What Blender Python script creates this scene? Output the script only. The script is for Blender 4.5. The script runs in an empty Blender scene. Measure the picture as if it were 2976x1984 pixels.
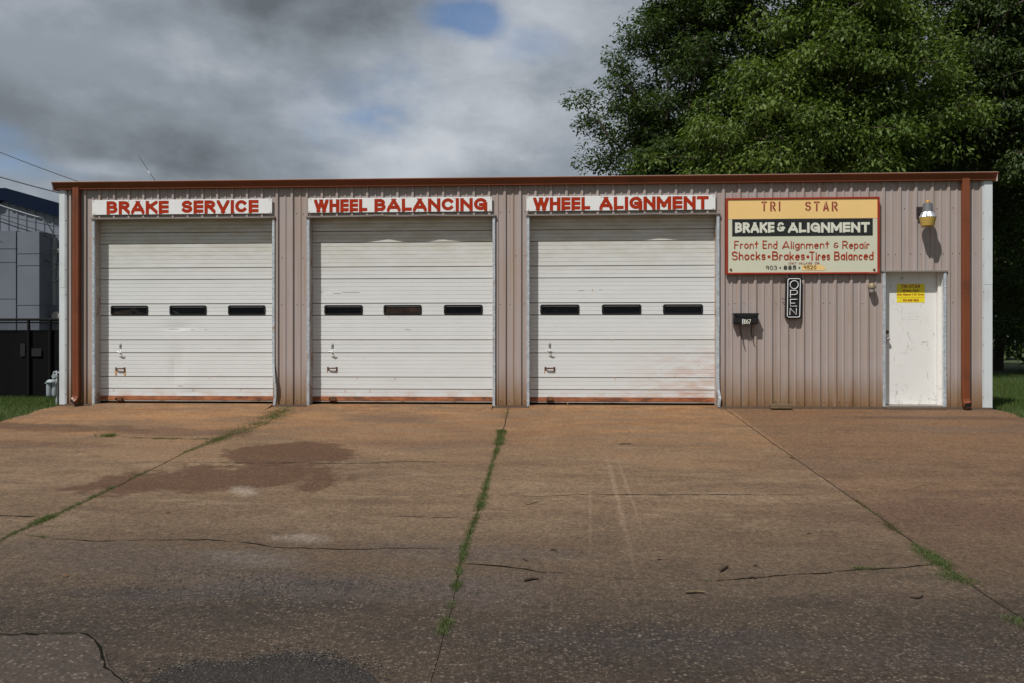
import bpy, bmesh, math, random
import numpy as np
from mathutils import Vector, noise
R = math.radians
sc = bpy.context.scene
col = sc.collection

# ------------------------------------------------------------------ camera, sky, sun, exposure
F = 2402.0                      # focal length in photograph pixels (photograph is 2976 x 1984)
HY = 997.0                      # horizon row
TH = math.atan(129.0 / F)       # the camera looks a little left of the wall's normal
CAM = Vector((0.0, -14.0, 1.08))
cd = bpy.data.cameras.new("camera")
cd.sensor_width = 36.0
cd.lens = 36.0 * F / 2976.0
cd.shift_y = (HY - 992.0) / 2976.0
cd.clip_start = 0.05
cd.clip_end = 5000.0
cam = bpy.data.objects.new("camera", cd)
col.objects.link(cam)
cam.location = CAM
cam.rotation_euler = (R(90), 0, TH)
sc.camera = cam

SUNV = Vector((0.75, 1.0, -1.85)).normalized()       # direction the light travels
SUN_EL = math.asin(-SUNV.z)
SUN_ROT = math.atan2(-SUNV.x, -SUNV.y)
sl = bpy.data.lights.new("sun", 'SUN')
sl.energy = 4.4
sl.angle = R(0.6)
sl.color = (1.0, 0.965, 0.915)
so = bpy.data.objects.new("sun", sl)
col.objects.link(so)
so.rotation_euler = SUNV.to_track_quat('-Z', 'Y').to_euler()
so.location = (-20, -30, 50)
sc.view_settings.view_transform = 'Standard'
sc.view_settings.look = 'None'
sc.view_settings.exposure = 0.0
sc.view_settings.gamma = 1.0
sc.cycles.max_bounces = 6
sc.cycles.diffuse_bounces = 3
sc.cycles.glossy_bounces = 2
sc.cycles.transmission_bounces = 3

def pdir(px, py):
    v = Vector((-math.sin(TH), math.cos(TH), 0)); r = Vector((math.cos(TH), math.sin(TH), 0))
    return v + r * ((px - 1488.0) / F) + Vector((0, 0, 1)) * ((HY - py) / F)
def P(px, py, Y=0.0):           # a measured photograph point on the vertical plane y = Y
    d = pdir(px, py)
    return CAM + d * ((Y - CAM.y) / d.y)
SL = 0.074                      # the forecourt rises towards the building
def gz(y):
    if y >= 0: return 0.0
    if y > -17: return SL * y
    return SL * -17.0
def G(px, py):                  # a measured photograph point on the forecourt
    d = pdir(px, py)
    t = (SL * CAM.y - CAM.z) / (d.z - SL * d.y)
    return CAM + d * t
def PX(px, Y=0.0): return P(px, HY, Y).x

# ---- world
W = bpy.data.worlds.new("World"); sc.world = W; W.use_nodes = True
class NT:
    def __init__(s, tree): s.t = tree; s.n = tree.nodes; s.l = tree.links
    def add(s, typ, **kw):
        n = s.n.new(typ)
        for k, v in kw.items(): setattr(n, k, v)
        return n
    def put(s, sock, v):
        if hasattr(v, 'is_linked') or hasattr(v, 'links'): s.l.new(v, sock)
        else:
            if sock.type == 'RGBA' and len(v) == 3: v = (*v, 1)
            sock.default_value = v
    def math(s, op, a, b=None, c=None, clamp=False):
        n = s.add('ShaderNodeMath', operation=op, use_clamp=clamp)
        s.put(n.inputs[0], a)
        if b is not None: s.put(n.inputs[1], b)
        if c is not None: s.put(n.inputs[2], c)
        return n.outputs[0]
    def vmath(s, op, a, b=None):
        n = s.add('ShaderNodeVectorMath', operation=op)
        s.put(n.inputs[0], a)
        if b is not None: s.put(n.inputs[1], b)
        return n.outputs['Value'] if op in ('LENGTH', 'DISTANCE', 'DOT_PRODUCT') else n.outputs[0]
    def mix(s, f, a, b, mode='MIX'):
        n = s.add('ShaderNodeMix', data_type='RGBA', blend_type=mode)
        s.put(n.inputs[0], f); s.put(n.inputs[6], a); s.put(n.inputs[7], b)
        return n.outputs[2]
    def rng(s, v, a, b, c=0.0, d=1.0, smooth=True):
        n = s.add('ShaderNodeMapRange', interpolation_type='SMOOTHSTEP' if smooth else 'LINEAR')
        s.put(n.inputs[0], v); n.inputs[1].default_value = a; n.inputs[2].default_value = b
        n.inputs[3].default_value = c; n.inputs[4].default_value = d
        return n.outputs[0]
    def noise(s, vec, scale, detail=4, rough=0.55, out='Fac', dist=0.0):
        n = s.add('ShaderNodeTexNoise')
        if vec is not None: s.put(n.inputs['Vector'], vec)
        n.inputs['Scale'].default_value = scale; n.inputs['Detail'].default_value = detail
        n.inputs['Roughness'].default_value = rough; n.inputs['Distortion'].default_value = dist
        return n.outputs[out]
    def voro(s, vec, scale, feature='F1', out='Distance'):
        n = s.add('ShaderNodeTexVoronoi', feature=feature)
        s.put(n.inputs['Vector'], vec); n.inputs['Scale'].default_value = scale
        return n.outputs[out]
    def mul(s, vec, x, y, z): return s.vmath('MULTIPLY', vec, (x, y, z))

w = NT(W.node_tree)
bg = W.node_tree.nodes['Background']
BGS = 0.10
bg.inputs['Strength'].default_value = BGS
skyn = w.add('ShaderNodeTexSky', sky_type='NISHITA')
skyn.sun_disc = False; skyn.sun_elevation = SUN_EL; skyn.sun_rotation = SUN_ROT
skyn.air_density = 1.0; skyn.dust_density = 0.6; skyn.ozone_density = 2.5
dirv = w.add('ShaderNodeTexCoord').outputs['Generated']
warp = w.noise(dirv, 4.0, 9, 0.62, 'Color')
warp = w.vmath('SUBTRACT', warp, (0.5, 0.5, 0.5))
def wblob(px, py, rx, ry, amt=0.55, lo=1.35, hi=0.35):
    c = pdir(px, py).normalized()
    d = w.vmath('SUBTRACT', dirv, tuple(c))
    d = w.mul(d, F / rx, F / rx, F / ry)
    d = w.vmath('ADD', d, w.mul(warp, amt * 4, amt * 4, amt * 4))
    return w.rng(w.vmath('LENGTH', d), lo, hi)
strd = w.mul(dirv, 1.0, 1.0, 1.9)
n1 = w.noise(strd, 2.6, 6, 0.52, dist=0.25)
n2 = w.noise(strd, 6.0, 8, 0.53, dist=0.25)
n3 = w.noise(strd, 15.0, 8, 0.62, dist=0.3)
nn = w.math('ADD', w.math('ADD', w.math('MULTIPLY', n1, 0.48), w.math('MULTIPLY', n2, 0.38)), w.math('MULTIPLY', n3, 0.14))
tone = w.rng(nn, 0.40, 0.62)
K = 1.0 / BGS
def ck(r, g, b): return (r * K, g * K, b * K)
def acc(base, blobs):
    out = base
    for (args, f) in blobs:
        out = w.math('ADD', out, w.math('MULTIPLY', wblob(*args), f))
    return out
tone = acc(w.math('MULTIPLY_ADD', tone, 0.42, 0.29), [
    ((950, -10, 430, 100, 0.5), -0.36), ((130, 400, 520, 110, 0.6), -0.13), ((580, 470, 320, 80, 0.55), -0.26),
    ((600, 150, 260, 60, 0.6), 0.14), ((1450, 300, 330, 150, 0.6), 0.24), ((1650, 60, 300, 110, 0.6), 0.22),
    ((960, 340, 150, 60, 0.6), 0.20), ((1250, 470, 320, 80, 0.6), 0.20), ((300, 495, 120, 25, 0.5), 0.25), ((150, 130, 380, 110, .6), .20), ((1550, 420, 300, 110, .6), .16)])
tone = w.math('MINIMUM', w.math('MAXIMUM', tone, 0.0), 1.0)
ramp = w.add('ShaderNodeValToRGB')
w.l.new(tone, ramp.inputs[0])
cr = ramp.color_ramp
cr.elements[0].position = 0.0; cr.elements[0].color = (*ck(.128, .147, .165), 1)
cr.elements[1].position = 1.0; cr.elements[1].color = (*ck(.54, .575, .62), 1)
e = cr.elements.new(0.5); e.color = (*ck(.280, .315, .36), 1)
thin = w.rng(n2, 0.40, 0.62, 1.0, 0.25)
gap = acc(w.math('MULTIPLY', thin, 0.0), [
    ((1375, 62, 110, 62, 0.55), 1.1), ((1080, 300, 190, 95, 0.9), 0.50), ((1590, 150, 120, 60, 0.9), 0.36),
    ((1180, 340, 130, 45, 0.9), 0.30), ((-20, 440, 110, 60, 0.6), 0.50), ((90, 500, 120, 35, 0.6), 0.35)])
gap = w.math('MULTIPLY', gap, thin)
gap = w.math('MINIMUM', gap, 0.80)
blue = w.mix(1.0, skyn.outputs[0], (0.92, 1.02, 1.12), 'MULTIPLY')
w.l.new(w.mix(gap, ramp.outputs[0], blue), bg.inputs['Color'])

# ------------------------------------------------------------------ materials
def new_mat(name):
    m = bpy.data.materials.new(name); m.use_nodes = True
    t = NT(m.node_tree)
    b = m.node_tree.nodes['Principled BSDF']
    return m, t, b
def objco(t): return t.add('ShaderNodeTexCoord').outputs['Object']
def bump(t, b, h, strength=0.3, dist=0.01):
    n = t.add('ShaderNodeBump'); n.inputs['Strength'].default_value = strength; n.inputs['Distance'].default_value = dist
    t.put(n.inputs['Height'], h); t.l.new(n.outputs[0], b.inputs['Normal'])
def simple(name, c, rough=0.6, metal=0.0, var=0.12, scale=6.0, bmp=0.0, spec=0.4, c2=None, lo=.45, hi=.7):
    m, t, b = new_mat(name)
    co = objco(t)
    n = t.noise(co, scale, 5, 0.6)
    c1 = tuple(x * (1 - var) for x in c)
    out = t.mix(n, c1, tuple(min(1, x * (1 + var)) for x in c))
    if c2: out = t.mix(t.rng(t.noise(co, scale * .7, 6, .65), lo, hi), out, c2)
    t.put(b.inputs['Base Color'], out)
    t.put(b.inputs['Roughness'], t.rng(n, 0.2, 0.8, rough - 0.08, rough + 0.08))
    b.inputs['Metallic'].default_value = metal
    b.inputs['Specular IOR Level'].default_value = spec
    if bmp: bump(t, b, t.noise(co, scale * 6, 4), bmp)
    return m
def sep(t, v):
    n = t.add('ShaderNodeSeparateXYZ'); t.l.new(v, n.inputs[0]); return n.outputs

def wall_mat():
    m, t, b = new_mat('mauve_metal')
    co = objco(t); x, y, z = sep(t, co)
    streak = t.noise(t.mul(co, 9, 9, 0.35), 1.0, 5, .6)
    patch = t.noise(co, 0.9, 4, .6)
    c = t.mix(streak, (.330, .278, .262), (.405, .348, .330))
    c = t.mix(t.rng(patch, .4, .7, 0, .6), c, (.35, .275, .225))
    c = t.mix(t.rng(t.noise(t.mul(co, 1.6, 1, .7), 1.4, 6, .7), .54, .72, 0, .5), c, (.29, .24, .222))
    edge = t.math('ADD', z, t.math('MULTIPLY', t.math('SUBTRACT', t.noise(t.mul(co, 6, 6, 0.8), 1.0, 4, .6), .5), .55))
    mud = t.rng(edge, .75, .02, 0, .85)
    c = t.mix(mud, c, (.215, .120, .050))
    low = t.rng(edge, .16, -.05, 0, .7)
    c = t.mix(low, c, (.15, .075, .028))
    run = t.math('MULTIPLY', t.rng(t.noise(t.mul(co, 13, 13, .16), 1.0, 4, .6), .56, .70), .55)
    c = t.mix(run, c, (.30, .19, .11))
    t.put(b.inputs['Base Color'], c)
    b.inputs['Roughness'].default_value = .5
    b.inputs['Specular IOR Level'].default_value = .35
    bump(t, b, t.noise(t.mul(co, 3, 3, 1.2), 1.0, 3), .12, .01)
    return m
def door_mat():
    m, t, b = new_mat('white_door_paint')
    co = objco(t); x, y, z = sep(t, co)
    n = t.noise(t.mul(co, 1.2, 1, 3), 1.3, 5, .6)
    c = t.mix(n, (.655, .672, .668), (.75, .768, .768))
    # yellowed grime high up, drips along the horizontal ribs
    gr = t.noise(t.mul(co, 2.2, 1, 7), 1.0, 5, .65)
    hi = t.math('MULTIPLY', t.rng(z, 1.9, 3.2, .0, .75), t.rng(gr, .3, .7, .35, 1))
    c = t.mix(hi, c, (.46, .42, .31))
    # rib line dirt: thin rows under each rib
    dr = t.noise(t.mul(co, 3.5, 1, 40), 1.0, 4, .6)
    c = t.mix(t.rng(dr, .62, .8, 0, .45), c, (.52, .44, .34))
    # rust blush growing towards the foot of the right-hand door
    xb = t.math('MULTIPLY', t.rng(x, .7, 2.6), t.rng(z, 1.5, .1))
    r1 = t.math('MULTIPLY', xb, t.rng(t.noise(t.mul(co, 2, 1, 9), 1.0, 6, .7), .38, .62))
    c = t.mix(t.math('MULTIPLY', r1, .55), c, (.50, .24, .12))
    foot = t.math('MULTIPLY', t.rng(z, .34, .10), t.rng(t.noise(t.mul(co, 3, 1, 5), 1.0, 5, .65), .42, .7))
    c = t.mix(t.math('MULTIPLY', foot, .6), c, (.52, .27, .15))
    t.put(b.inputs['Base Color'], c)
    b.inputs['Roughness'].default_value = .48
    b.inputs['Specular IOR Level'].default_value = .3
    bump(t, b, t.noise(t.mul(co, 1.5, 1, 2.5), 1.2, 3), .18, .02)
    return m
def rustbar_mat():
    m, t, b = new_mat('rusted_bottom_bar')
    co = objco(t)
    n = t.noise(t.mul(co, 4, 4, 14), 1.0, 6, .7)
    c = t.mix(t.rng(n, .3, .7), (.19, .055, .022), (.42, .150, .058))
    c = t.mix(t.rng(t.noise(t.mul(co, 2.2, 2, 6), 1.0, 5, .65), .52, .68, 0, .8), c, (.085, .036, .022))
    t.put(b.inputs['Base Color'], c); b.inputs['Roughness'].default_value = .75
    return m
def entry_mat():
    m, t, b = new_mat('scuffed_white_door')
    co = objco(t); x, y, z = sep(t, co)
    n = t.noise(co, 2.2, 5, .6)
    c = t.mix(n, (.70, .69, .66), (.79, .785, .76))
    sc1 = t.rng(t.noise(t.mul(co, 7, 1, 3.0), 1.8, 7, .8), .56, .66)
    area = t.rng(t.noise(co, 2.1, 3, .6), .42, .54)
    c = t.mix(t.math('MULTIPLY', t.math('MULTIPLY', sc1, area), .8), c, (.30, .30, .29))
    foot = t.math('MULTIPLY', t.rng(z, .5, .05), t.rng(t.noise(t.mul(co, 5, 1, 3), 1.0, 5, .7), .5, .68))
    c = t.mix(t.math('MULTIPLY', foot, .5), c, (.36, .34, .28))
    rust = t.rng(t.math('ADD', z, t.math('MULTIPLY', t.noise(t.mul(co, 6, 1, 1), 1.0, 4), .05)), .115, .075)
    c = t.mix(t.math('MULTIPLY', rust, .6), c, (.42, .20, .14))
    t.put(b.inputs['Base Color'], c); b.inputs['Roughness'].default_value = .45
    return m
def concrete_mat():
    m, t, b = new_mat('stained_concrete')
    co = objco(t); x, y, z = sep(t, co)
    wn = t.vmath('SUBTRACT', t.noise(co, 1.1, 5, .6, 'Color'), (.5, .5, .5))
    wf = t.vmath('SUBTRACT', t.noise(co, 5.0, 5, .65, 'Color'), (.5, .5, .5))
    def blob(px, py, rx, ry, rot=0, amt=.9, lo=1.15, hi=.75, fine=.3):
        c = G(px, py)
        d = t.vmath('SUBTRACT', co, (c.x, c.y, 0))
        d = t.mul(d, 1, 1, 0)
        if rot:
            mp = t.add('ShaderNodeVectorRotate', rotation_type='Z_AXIS'); t.l.new(d, mp.inputs['Vector']); mp.inputs['Angle'].default_value = rot; d = mp.outputs[0]
        d = t.mul(d, 1 / rx, 1 / ry, 0)
        d = t.vmath('ADD', d, t.mul(wn, amt, amt, 0))
        d = t.vmath('ADD', d, t.mul(wf, fine, fine, 0))
        return t.rng(t.vmath('LENGTH', d), lo, hi)
    big = t.noise(t.mul(co, .55, 1.1, 1), .9, 6, .62)
    mid = t.noise(t.mul(co, .8, 1.7, 1), 2.3, 6, .68)
    blot = t.noise(t.mul(co, .7, 1.0, 1), 5.5, 6, .7)
    fine = t.noise(co, 48, 4, .75)
    grit = t.noise(co, 22, 5, .75)
    c = t.mix(t.rng(big, .3, .7), (.128, .082, .048), (.188, .126, .076))
    c = t.mix(t.rng(mid, .42, .66, 0, .65), c, (.100, .062, .038))
    c = t.mix(t.rng(t.noise(t.mul(co, .5, 1.4, 1), 3.1, 6, .7), .52, .72, 0, .6), c, (.235, .168, .108))
    c = t.mix(t.rng(blot, .52, .68, 0, .55), c, (.088, .055, .035))
    wide = t.noise(t.mul(co, .30, 1.6, 1), 1.7, 7, .70)
    c = t.mix(t.rng(wide, .53, .66, 0, .6), c, (.094, .057, .034))
    c = t.mix(t.rng(wide, .44, .33, 0, .5), c, (.21, .150, .098))
    # clay runoff towards the wall
    yy = t.math('ADD', y, t.math('MULTIPLY', t.math('SUBTRACT', big, .5), 4.5))
    clay = t.math('MULTIPLY', t.rng(yy, -5.4, -.9, 0, .9), t.rng(t.noise(t.mul(co, .45, 1.8, 1), 1.5, 7, .72), .36, .60, .18, 1.0))
    c = t.mix(clay, c, t.mix(t.rng(mid, .35, .65), (.190, .090, .037), (.27, .148, .068)))
    # smoother clay-washed slab on the right
    j3 = G(2500, 1462)
    rs = t.rng(t.math('SUBTRACT', x, j3.x), -.02, .02)
    c = t.mix(t.math('MULTIPLY', rs, .60), c, t.mix(t.rng(mid, .3, .7), (.150, .084, .047), (.088, .048, .027)))
    # darker brown towards the street
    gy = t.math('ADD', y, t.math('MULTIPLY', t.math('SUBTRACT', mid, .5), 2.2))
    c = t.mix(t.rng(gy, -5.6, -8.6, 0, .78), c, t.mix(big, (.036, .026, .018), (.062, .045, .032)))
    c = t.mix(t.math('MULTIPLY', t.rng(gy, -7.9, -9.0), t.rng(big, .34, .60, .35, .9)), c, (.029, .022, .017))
    # single stains
    for (args, cc, f) in [
        ((835, 1315, 1.0, .72, 0.0, 1.6, 1.0, .82, .8), (.068, .031, .015), .78),
        ((665, 1384, 1.5, .75, -0.22, 1.8, 1.0, .78, .9), (.068, .032, .016), .80),
        ((480, 1205, 1.6, .5, 0, 1.9, 1.2, .3, .8), (.30, .155, .066), .5), ((520, 1255, 1.1, .40, 0.1, 1.8, 1.1, .6, .7), (.085, .046, .028), .62),
        ((130, 1240, 1.9, .40, 0.15, 1.9, 1.1, .6, .7), (.070, .036, .021), .70), ((60, 1290, 1.5, .35, .1, 1.9, 1.1, .5, .7), (.085, .045, .027), .55),
        ((1150, 1215, 1.0, .5, 0, 2.0, 1.1, .4, .8), (.10, .062, .042), .55), ((1280, 1290, 1.5, .4, 0, 2.0, 1.1, .4, .8), (.10, .060, .040), .5),
        ((712, 1425, .15, .34, -.6, .9, 1.1, .3, .9), (.29, .24, .195), .46),
        ((860, 1562, .36, .16, .2, 1.3, 1.2, .1, .9), (.26, .22, .185), .46), ((700, 1620, .5, .2, .2, 1.5, 1.2, .1, .9), (.19, .165, .15), .45),
        ((420, 1620, 1.5, .40, 0.1, 1.9, 1.1, .3, .8), (.060, .046, .038), .55), ((800, 1705, 1.4, .34, -.1, 1.9, 1.1, .3, .8), (.050, .042, .042), .6),
        ((1400, 1600, 1.1, .3, 0, 1.9, 1.1, .2, .8), (.072, .056, .047), .55), ((1350, 1700, .8, .4, 0, 1.9, 1.1, .3, .8), (.07, .054, .046), .55),
        ((1788, 1420, .030, 2.0, .01, 1.2, 1.5, .1, .25), (.26, .185, .125), .40), ((1822, 1410, .018, 1.5, .0, 1.6, 1.5, .1, .25), (.25, .18, .12), .40), ((1715, 1470, .018, 1.3, .04, .08, 1.4, .2, .04), (.23, .165, .115), .25),
        ((2850, 1245, 1.6, .3, 0, 1.9, 1.1, .3, .8), (.115, .075, .052), .5), ((2700, 1213, 1.8, .22, 0, 1.9, 1.1, .4, .8), (.080, .046, .030), .65),
        ((2750, 1500, 1.5, .9, 0, 1.9, 1.1, .3, .8), (.080, .046, .031), .55), ((2480, 1900, 1.5, .22, 0, 1.9, 1.1, .3, .8), (.044, .033, .029), .5),
        ((2350, 1350, 1.6, .5, 0, 1.9, 1.1, .3, .8), (.12, .075, .048), .5), ((1900, 1850, 1.7, .2, 0, 1.9, 1.1, .3, .8), (.036, .029, .027), .6)]:
        c = t.mix(t.math('MULTIPLY', blob(*args), f), c, cc)
    # exposed aggregate, stronger where the surface has worn near the street
    wear = t.rng(gy, -5.0, -9.0, .25, 1.0)
    v1 = t.add('ShaderNodeTexVoronoi'); t.l.new(co, v1.inputs['Vector']); v1.inputs['Scale'].default_value = 62
    v1.inputs['Randomness'].default_value = 1.0
    vr = sep(t, v1.outputs['Color'])
    peb = t.math('MULTIPLY', t.rng(v1.outputs['Distance'], .52, .30), t.rng(vr[0], .45, .95))
    c = t.mix(t.math('MULTIPLY', t.math('MULTIPLY', t.math('MULTIPLY', peb, wear), t.rng(mid, .36, .60, .2, 1.0)), .42), c, (.22, .175, .135))
    dk = t.math('MULTIPLY', t.rng(v1.outputs['Distance'], .5, .3), t.rng(vr[1], .62, .9))
    c = t.mix(t.math('MULTIPLY', t.math('MULTIPLY', dk, wear), .5), c, (.04, .032, .03))
    w2 = t.rng(gy, -6.8, -9.2, 0.08, 1.0)
    v3 = t.add('ShaderNodeTexVoronoi'); t.l.new(t.mul(co, 1.0, 1.35, 1), v3.inputs['Vector']); v3.inputs['Scale'].default_value = 36
    v3c = sep(t, v3.outputs['Color'])
    st3 = t.math('MULTIPLY', t.math('MULTIPLY', t.rng(v3.outputs['Distance'], .50, .34), t.rng(v3c[0], .55, .95)), w2)
    c = t.mix(t.math('MULTIPLY', t.math('MULTIPLY', st3, t.rng(blot, .38, .62, .25, 1.0)), .60), c, t.mix(v3c[1], (.24, .195, .155), (.15, .112, .085)))
    v2 = t.voro(co, 26, 'F1', 'Color')
    c = t.mix(t.math('MULTIPLY', t.rng(sep(t, v2)[0], .90, .95), t.rng(t.voro(co, 26), .3, .2, 0, .25)), c, (.26, .21, .165))
    c = t.mix(1.0, c, t.mix(t.rng(fine, .28, .72), (.66, .66, .66), (1.32, 1.32, 1.32)), 'MULTIPLY')
    c = t.mix(1.0, c, t.mix(t.rng(grit, .30, .70), (.70, .70, .70), (1.26, 1.26, 1.26)), 'MULTIPLY')
    t.put(b.inputs['Base Color'], c)
    b.inputs['Roughness'].default_value = .85
    b.inputs['Specular IOR Level'].default_value = .25
    h = t.math('ADD', t.math('MULTIPLY', fine, .5), t.math('MULTIPLY', peb, .6))
    h = t.math('ADD', h, t.math('MULTIPLY', t.noise(co, 9, 4, .6), .8))
    bump(t, b, h, .45, .006)
    return m
def aggregate_mat(name, base, light, dark, scale, f=.6, bs=.6):
    m, t, b = new_mat(name)
    co = objco(t)
    n = t.noise(co, 3.0, 5, .6); fine = t.noise(co, 80, 4, .7)
    c = t.mix(n, tuple(x * .8 for x in base), tuple(x * 1.2 for x in base))
    v = t.add('ShaderNodeTexVoronoi'); t.l.new(co, v.inputs['Vector']); v.inputs['Scale'].default_value = scale
    vr = sep(t, v.outputs['Color'])
    c = t.mix(t.math('MULTIPLY', t.math('MULTIPLY', t.rng(v.outputs['Distance'], .5, .3), t.rng(vr[0], .5, .95)), f), c, light)
    c = t.mix(t.math('MULTIPLY', t.rng(vr[1], .6, .95), .55), c, dark)
    c = t.mix(1.0, c, t.mix(t.rng(fine, .25, .75), (.7, .7, .7), (1.3, 1.3, 1.3)), 'MULTIPLY')
    t.put(b.inputs['Base Color'], c); b.inputs['Roughness'].default_value = .9
    b.inputs['Specular IOR Level'].default_value = .2
    bump(t, b, t.math('ADD', t.math('MULTIPLY', v.outputs['Distance'], -1.0), fine), bs, .008)
    return m
def galv_mat():
    m, t, b = new_mat('galvanised_trim')
    co = objco(t)
    v = t.voro(co, 30, 'F1', 'Color')
    c = t.mix(sep(t, v)[0], (.36, .40, .44), (.55, .59, .62))
    c = t.mix(t.rng(t.noise(co, 4, 5, .7), .58, .74), c, (.30, .20, .13))
    t.put(b.inputs['Base Color'], c); b.inputs['Roughness'].default_value = .5; b.inputs['Metallic'].default_value = .25
    return m
def leaf_mat(name, ca, cb, cc=None, trans=.3):
    m, t, b = new_mat(name)
    at = t.add('ShaderNodeAttribute', attribute_name='tint')
    f = sep(t, at.outputs['Vector'])
    c = t.mix(f[0], ca, cb)
    if cc: c = t.mix(t.rng(f[1], .93, .99, 0, .8), c, cc)
    t.put(b.inputs['Base Color'], c); b.inputs['Roughness'].default_value = .55
    b.inputs['Specular IOR Level'].default_value = .25
    tr = t.add('ShaderNodeBsdfTranslucent'); t.put(tr.inputs['Color'], t.mix(1.0, c, (1.5, 1.6, .7), 'MULTIPLY'))
    ms = t.add('ShaderNodeMixShader'); ms.inputs[0].default_value = trans
    t.l.new(b.outputs[0], ms.inputs[1]); t.l.new(tr.outputs[0], ms.inputs[2])
    t.l.new(ms.outputs[0], m.node_tree.nodes['Material Output'].inputs[0])
    return m
def glass_mat():
    m, t, b = new_mat('dusty_window_glass')
    co = objco(t)
    g = t.add('ShaderNodeBsdfGlossy'); g.inputs['Roughness'].default_value = .08; g.inputs['Color'].default_value = (.9, .9, .9, 1)
    tr = t.add('ShaderNodeBsdfTransparent'); tr.inputs['Color'].default_value = (.62, .64, .62, 1)
    fr = t.add('ShaderNodeFresnel'); fr.inputs['IOR'].default_value = 1.45
    ms = t.add('ShaderNodeMixShader'); t.l.new(t.math('MULTIPLY', fr.outputs[0], .70), ms.inputs[0])
    t.l.new(tr.outputs[0], ms.inputs[1]); t.l.new(g.outputs[0], ms.inputs[2])
    df = t.add('ShaderNodeBsdfDiffuse'); df.inputs['Color'].default_value = (.30, .27, .23, 1)
    m2 = t.add('ShaderNodeMixShader'); t.put(m2.inputs[0], t.rng(t.noise(co, 7, 5, .7), .5, .85, 0, .06))
    t.l.new(ms.outputs[0], m2.inputs[1]); t.l.new(df.outputs[0], m2.inputs[2])
    t.l.new(m2.outputs[0], m.node_tree.nodes['Material Output'].inputs[0])
    return m
def ground_mat():
    m, t, b = new_mat('soil_and_turf')
    co = objco(t)
    n = t.noise(co, 1.2, 6, .65)
    c = t.mix(t.rng(n, .35, .65), (.032, .046, .014), (.055, .072, .022))
    c = t.mix(t.rng(t.noise(co, 3.5, 5, .7), .55, .75, 0, .6), c, (.07, .055, .028))
    t.put(b.inputs['Base Color'], c); b.inputs['Roughness'].default_value = .95
    bump(t, b, t.noise(co, 40, 4, .7), .5, .03)
    return m
M = {}
M['wall'] = wall_mat(); M['door'] = door_mat(); M['rust'] = rustbar_mat(); M['entry'] = entry_mat()
M['concrete'] = concrete_mat(); M['galv'] = galv_mat(); M['glass'] = glass_mat(); M['ground'] = ground_mat()
M['patch'] = aggregate_mat('grey_patch_concrete', (.060, .047, .038), (.22, .18, .15), (.036, .029, .024), 42, .55)
M['asphalt'] = aggregate_mat('dark_asphalt', (.034, .030, .027), (.13, .12, .105), (.010, .010, .010), 85, .7, 1.0)
M['soil'] = simple('dark_joint_soil', (.026, .020, .014), .95, var=.3, scale=20)
M['brown'] = simple('brown_gutter_paint', (.180, .052, .020), .42, var=.14, scale=2.5, spec=.4, c2=(.125, .038, .018), lo=.5, hi=.75)
M['groove'] = simple('dark_door_groove', (.36, .33, .285), .8, var=.2, scale=3, c2=(.26, .17, .11), lo=.5, hi=.7)  # deep section grooves coloured darker than the panels for stronger lines
M['trimw'] = simple('white_corner_trim', (.60, .64, .66), .45, var=.06, scale=1.5, c2=(.50, .52, .52))
M['roof'] = simple('pale_roof_metal', (.56, .50, .47), .45, metal=.1)
M['roofw'] = simple('roof_edge', (.62, .50, .46), .5)
M['signw'] = simple('white_sign_board', (.76, .765, .76), .45, var=.04, scale=2)
M['red'] = simple('red_sign_paint', (.36, .028, .007), .7, var=.14, scale=7, spec=.1, c2=(.42, .055, .02), lo=.5, hi=.75)
M['redb'] = simple('red_border_paint', (.30, .026, .009), .55, var=.12, scale=6, c2=(.42, .10, .06), lo=.6, hi=.75)
M['maroon'] = simple('maroon_stencil_paint', (.28, .050, .038), .55, var=.1, scale=12)
M['cream'] = simple('cream_sign_paint', (.585, .59, .455), .5, var=.05, scale=2.5)
M['yellow'] = simple('faded_yellow_paint', (.82, .56, .22), .5, var=.06, scale=1.6)
M['blackp'] = simple('black_sign_paint', (.016, .018, .017), .45, var=.3, scale=9, c2=(.05, .052, .042), lo=.55, hi=.8)
M['offw'] = simple('offwhite_lettering', (.66, .665, .56), .5, var=.05)
M['black'] = simple('black_plastic', (.012, .012, .013), .38, var=.2)
M['blackmat'] = simple('black_mesh_fabric', (.0045, .0045, .005), .95, var=.3, scale=3, spec=.1)
M['neon'] = simple('white_neon_tube', (.82, .83, .83), .3, var=.03)
M['sticker'] = simple('yellow_sticker', (.80, .66, .02), .4, var=.04)
M['stickred'] = simple('red_sticker_print', (.36, .05, .02), .5)
M['stickor'] = simple('orange_sticker_print', (.68, .40, .03), .5)
M['steel'] = simple('dull_steel', (.42, .41, .38), .4, metal=.7, var=.15, scale=14)
M['chrome'] = simple('bright_steel', (.62, .61, .58), .22, metal=1.0, var=.1, scale=14)
M['rustm'] = simple('rusty_steel', (.10, .045, .022), .7, var=.35, scale=22, c2=(.26, .10, .035))
M['ruststain'] = simple('rust_stain', (.52, .30, .14), .6, var=.25, scale=12)
M['alu'] = simple('brushed_aluminium', (.50, .53, .57), .42, metal=.8, var=.06)
M['housing'] = simple('grey_lamp_housing', (.17, .175, .18), .45, metal=.3, var=.08)
M['amber'] = simple('amber_lens', (.52, .36, .09), .35, var=.12, scale=14)
M['ochre'] = simple('ochre_photocell', (.55, .27, .04), .5)
M['clear'] = simple('hazy_glass_jar', (.34, .33, .30), .25, var=.12)
M['wood'] = simple('weathered_wood', (.165, .115, .065), .85, var=.3, scale=8, bmp=.4, c2=(.09, .065, .04))
M['woodd'] = simple('dark_board', (.022, .013, .010), .8, var=.4, scale=10, c2=(.052, .036, .027), spec=.15)
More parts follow.
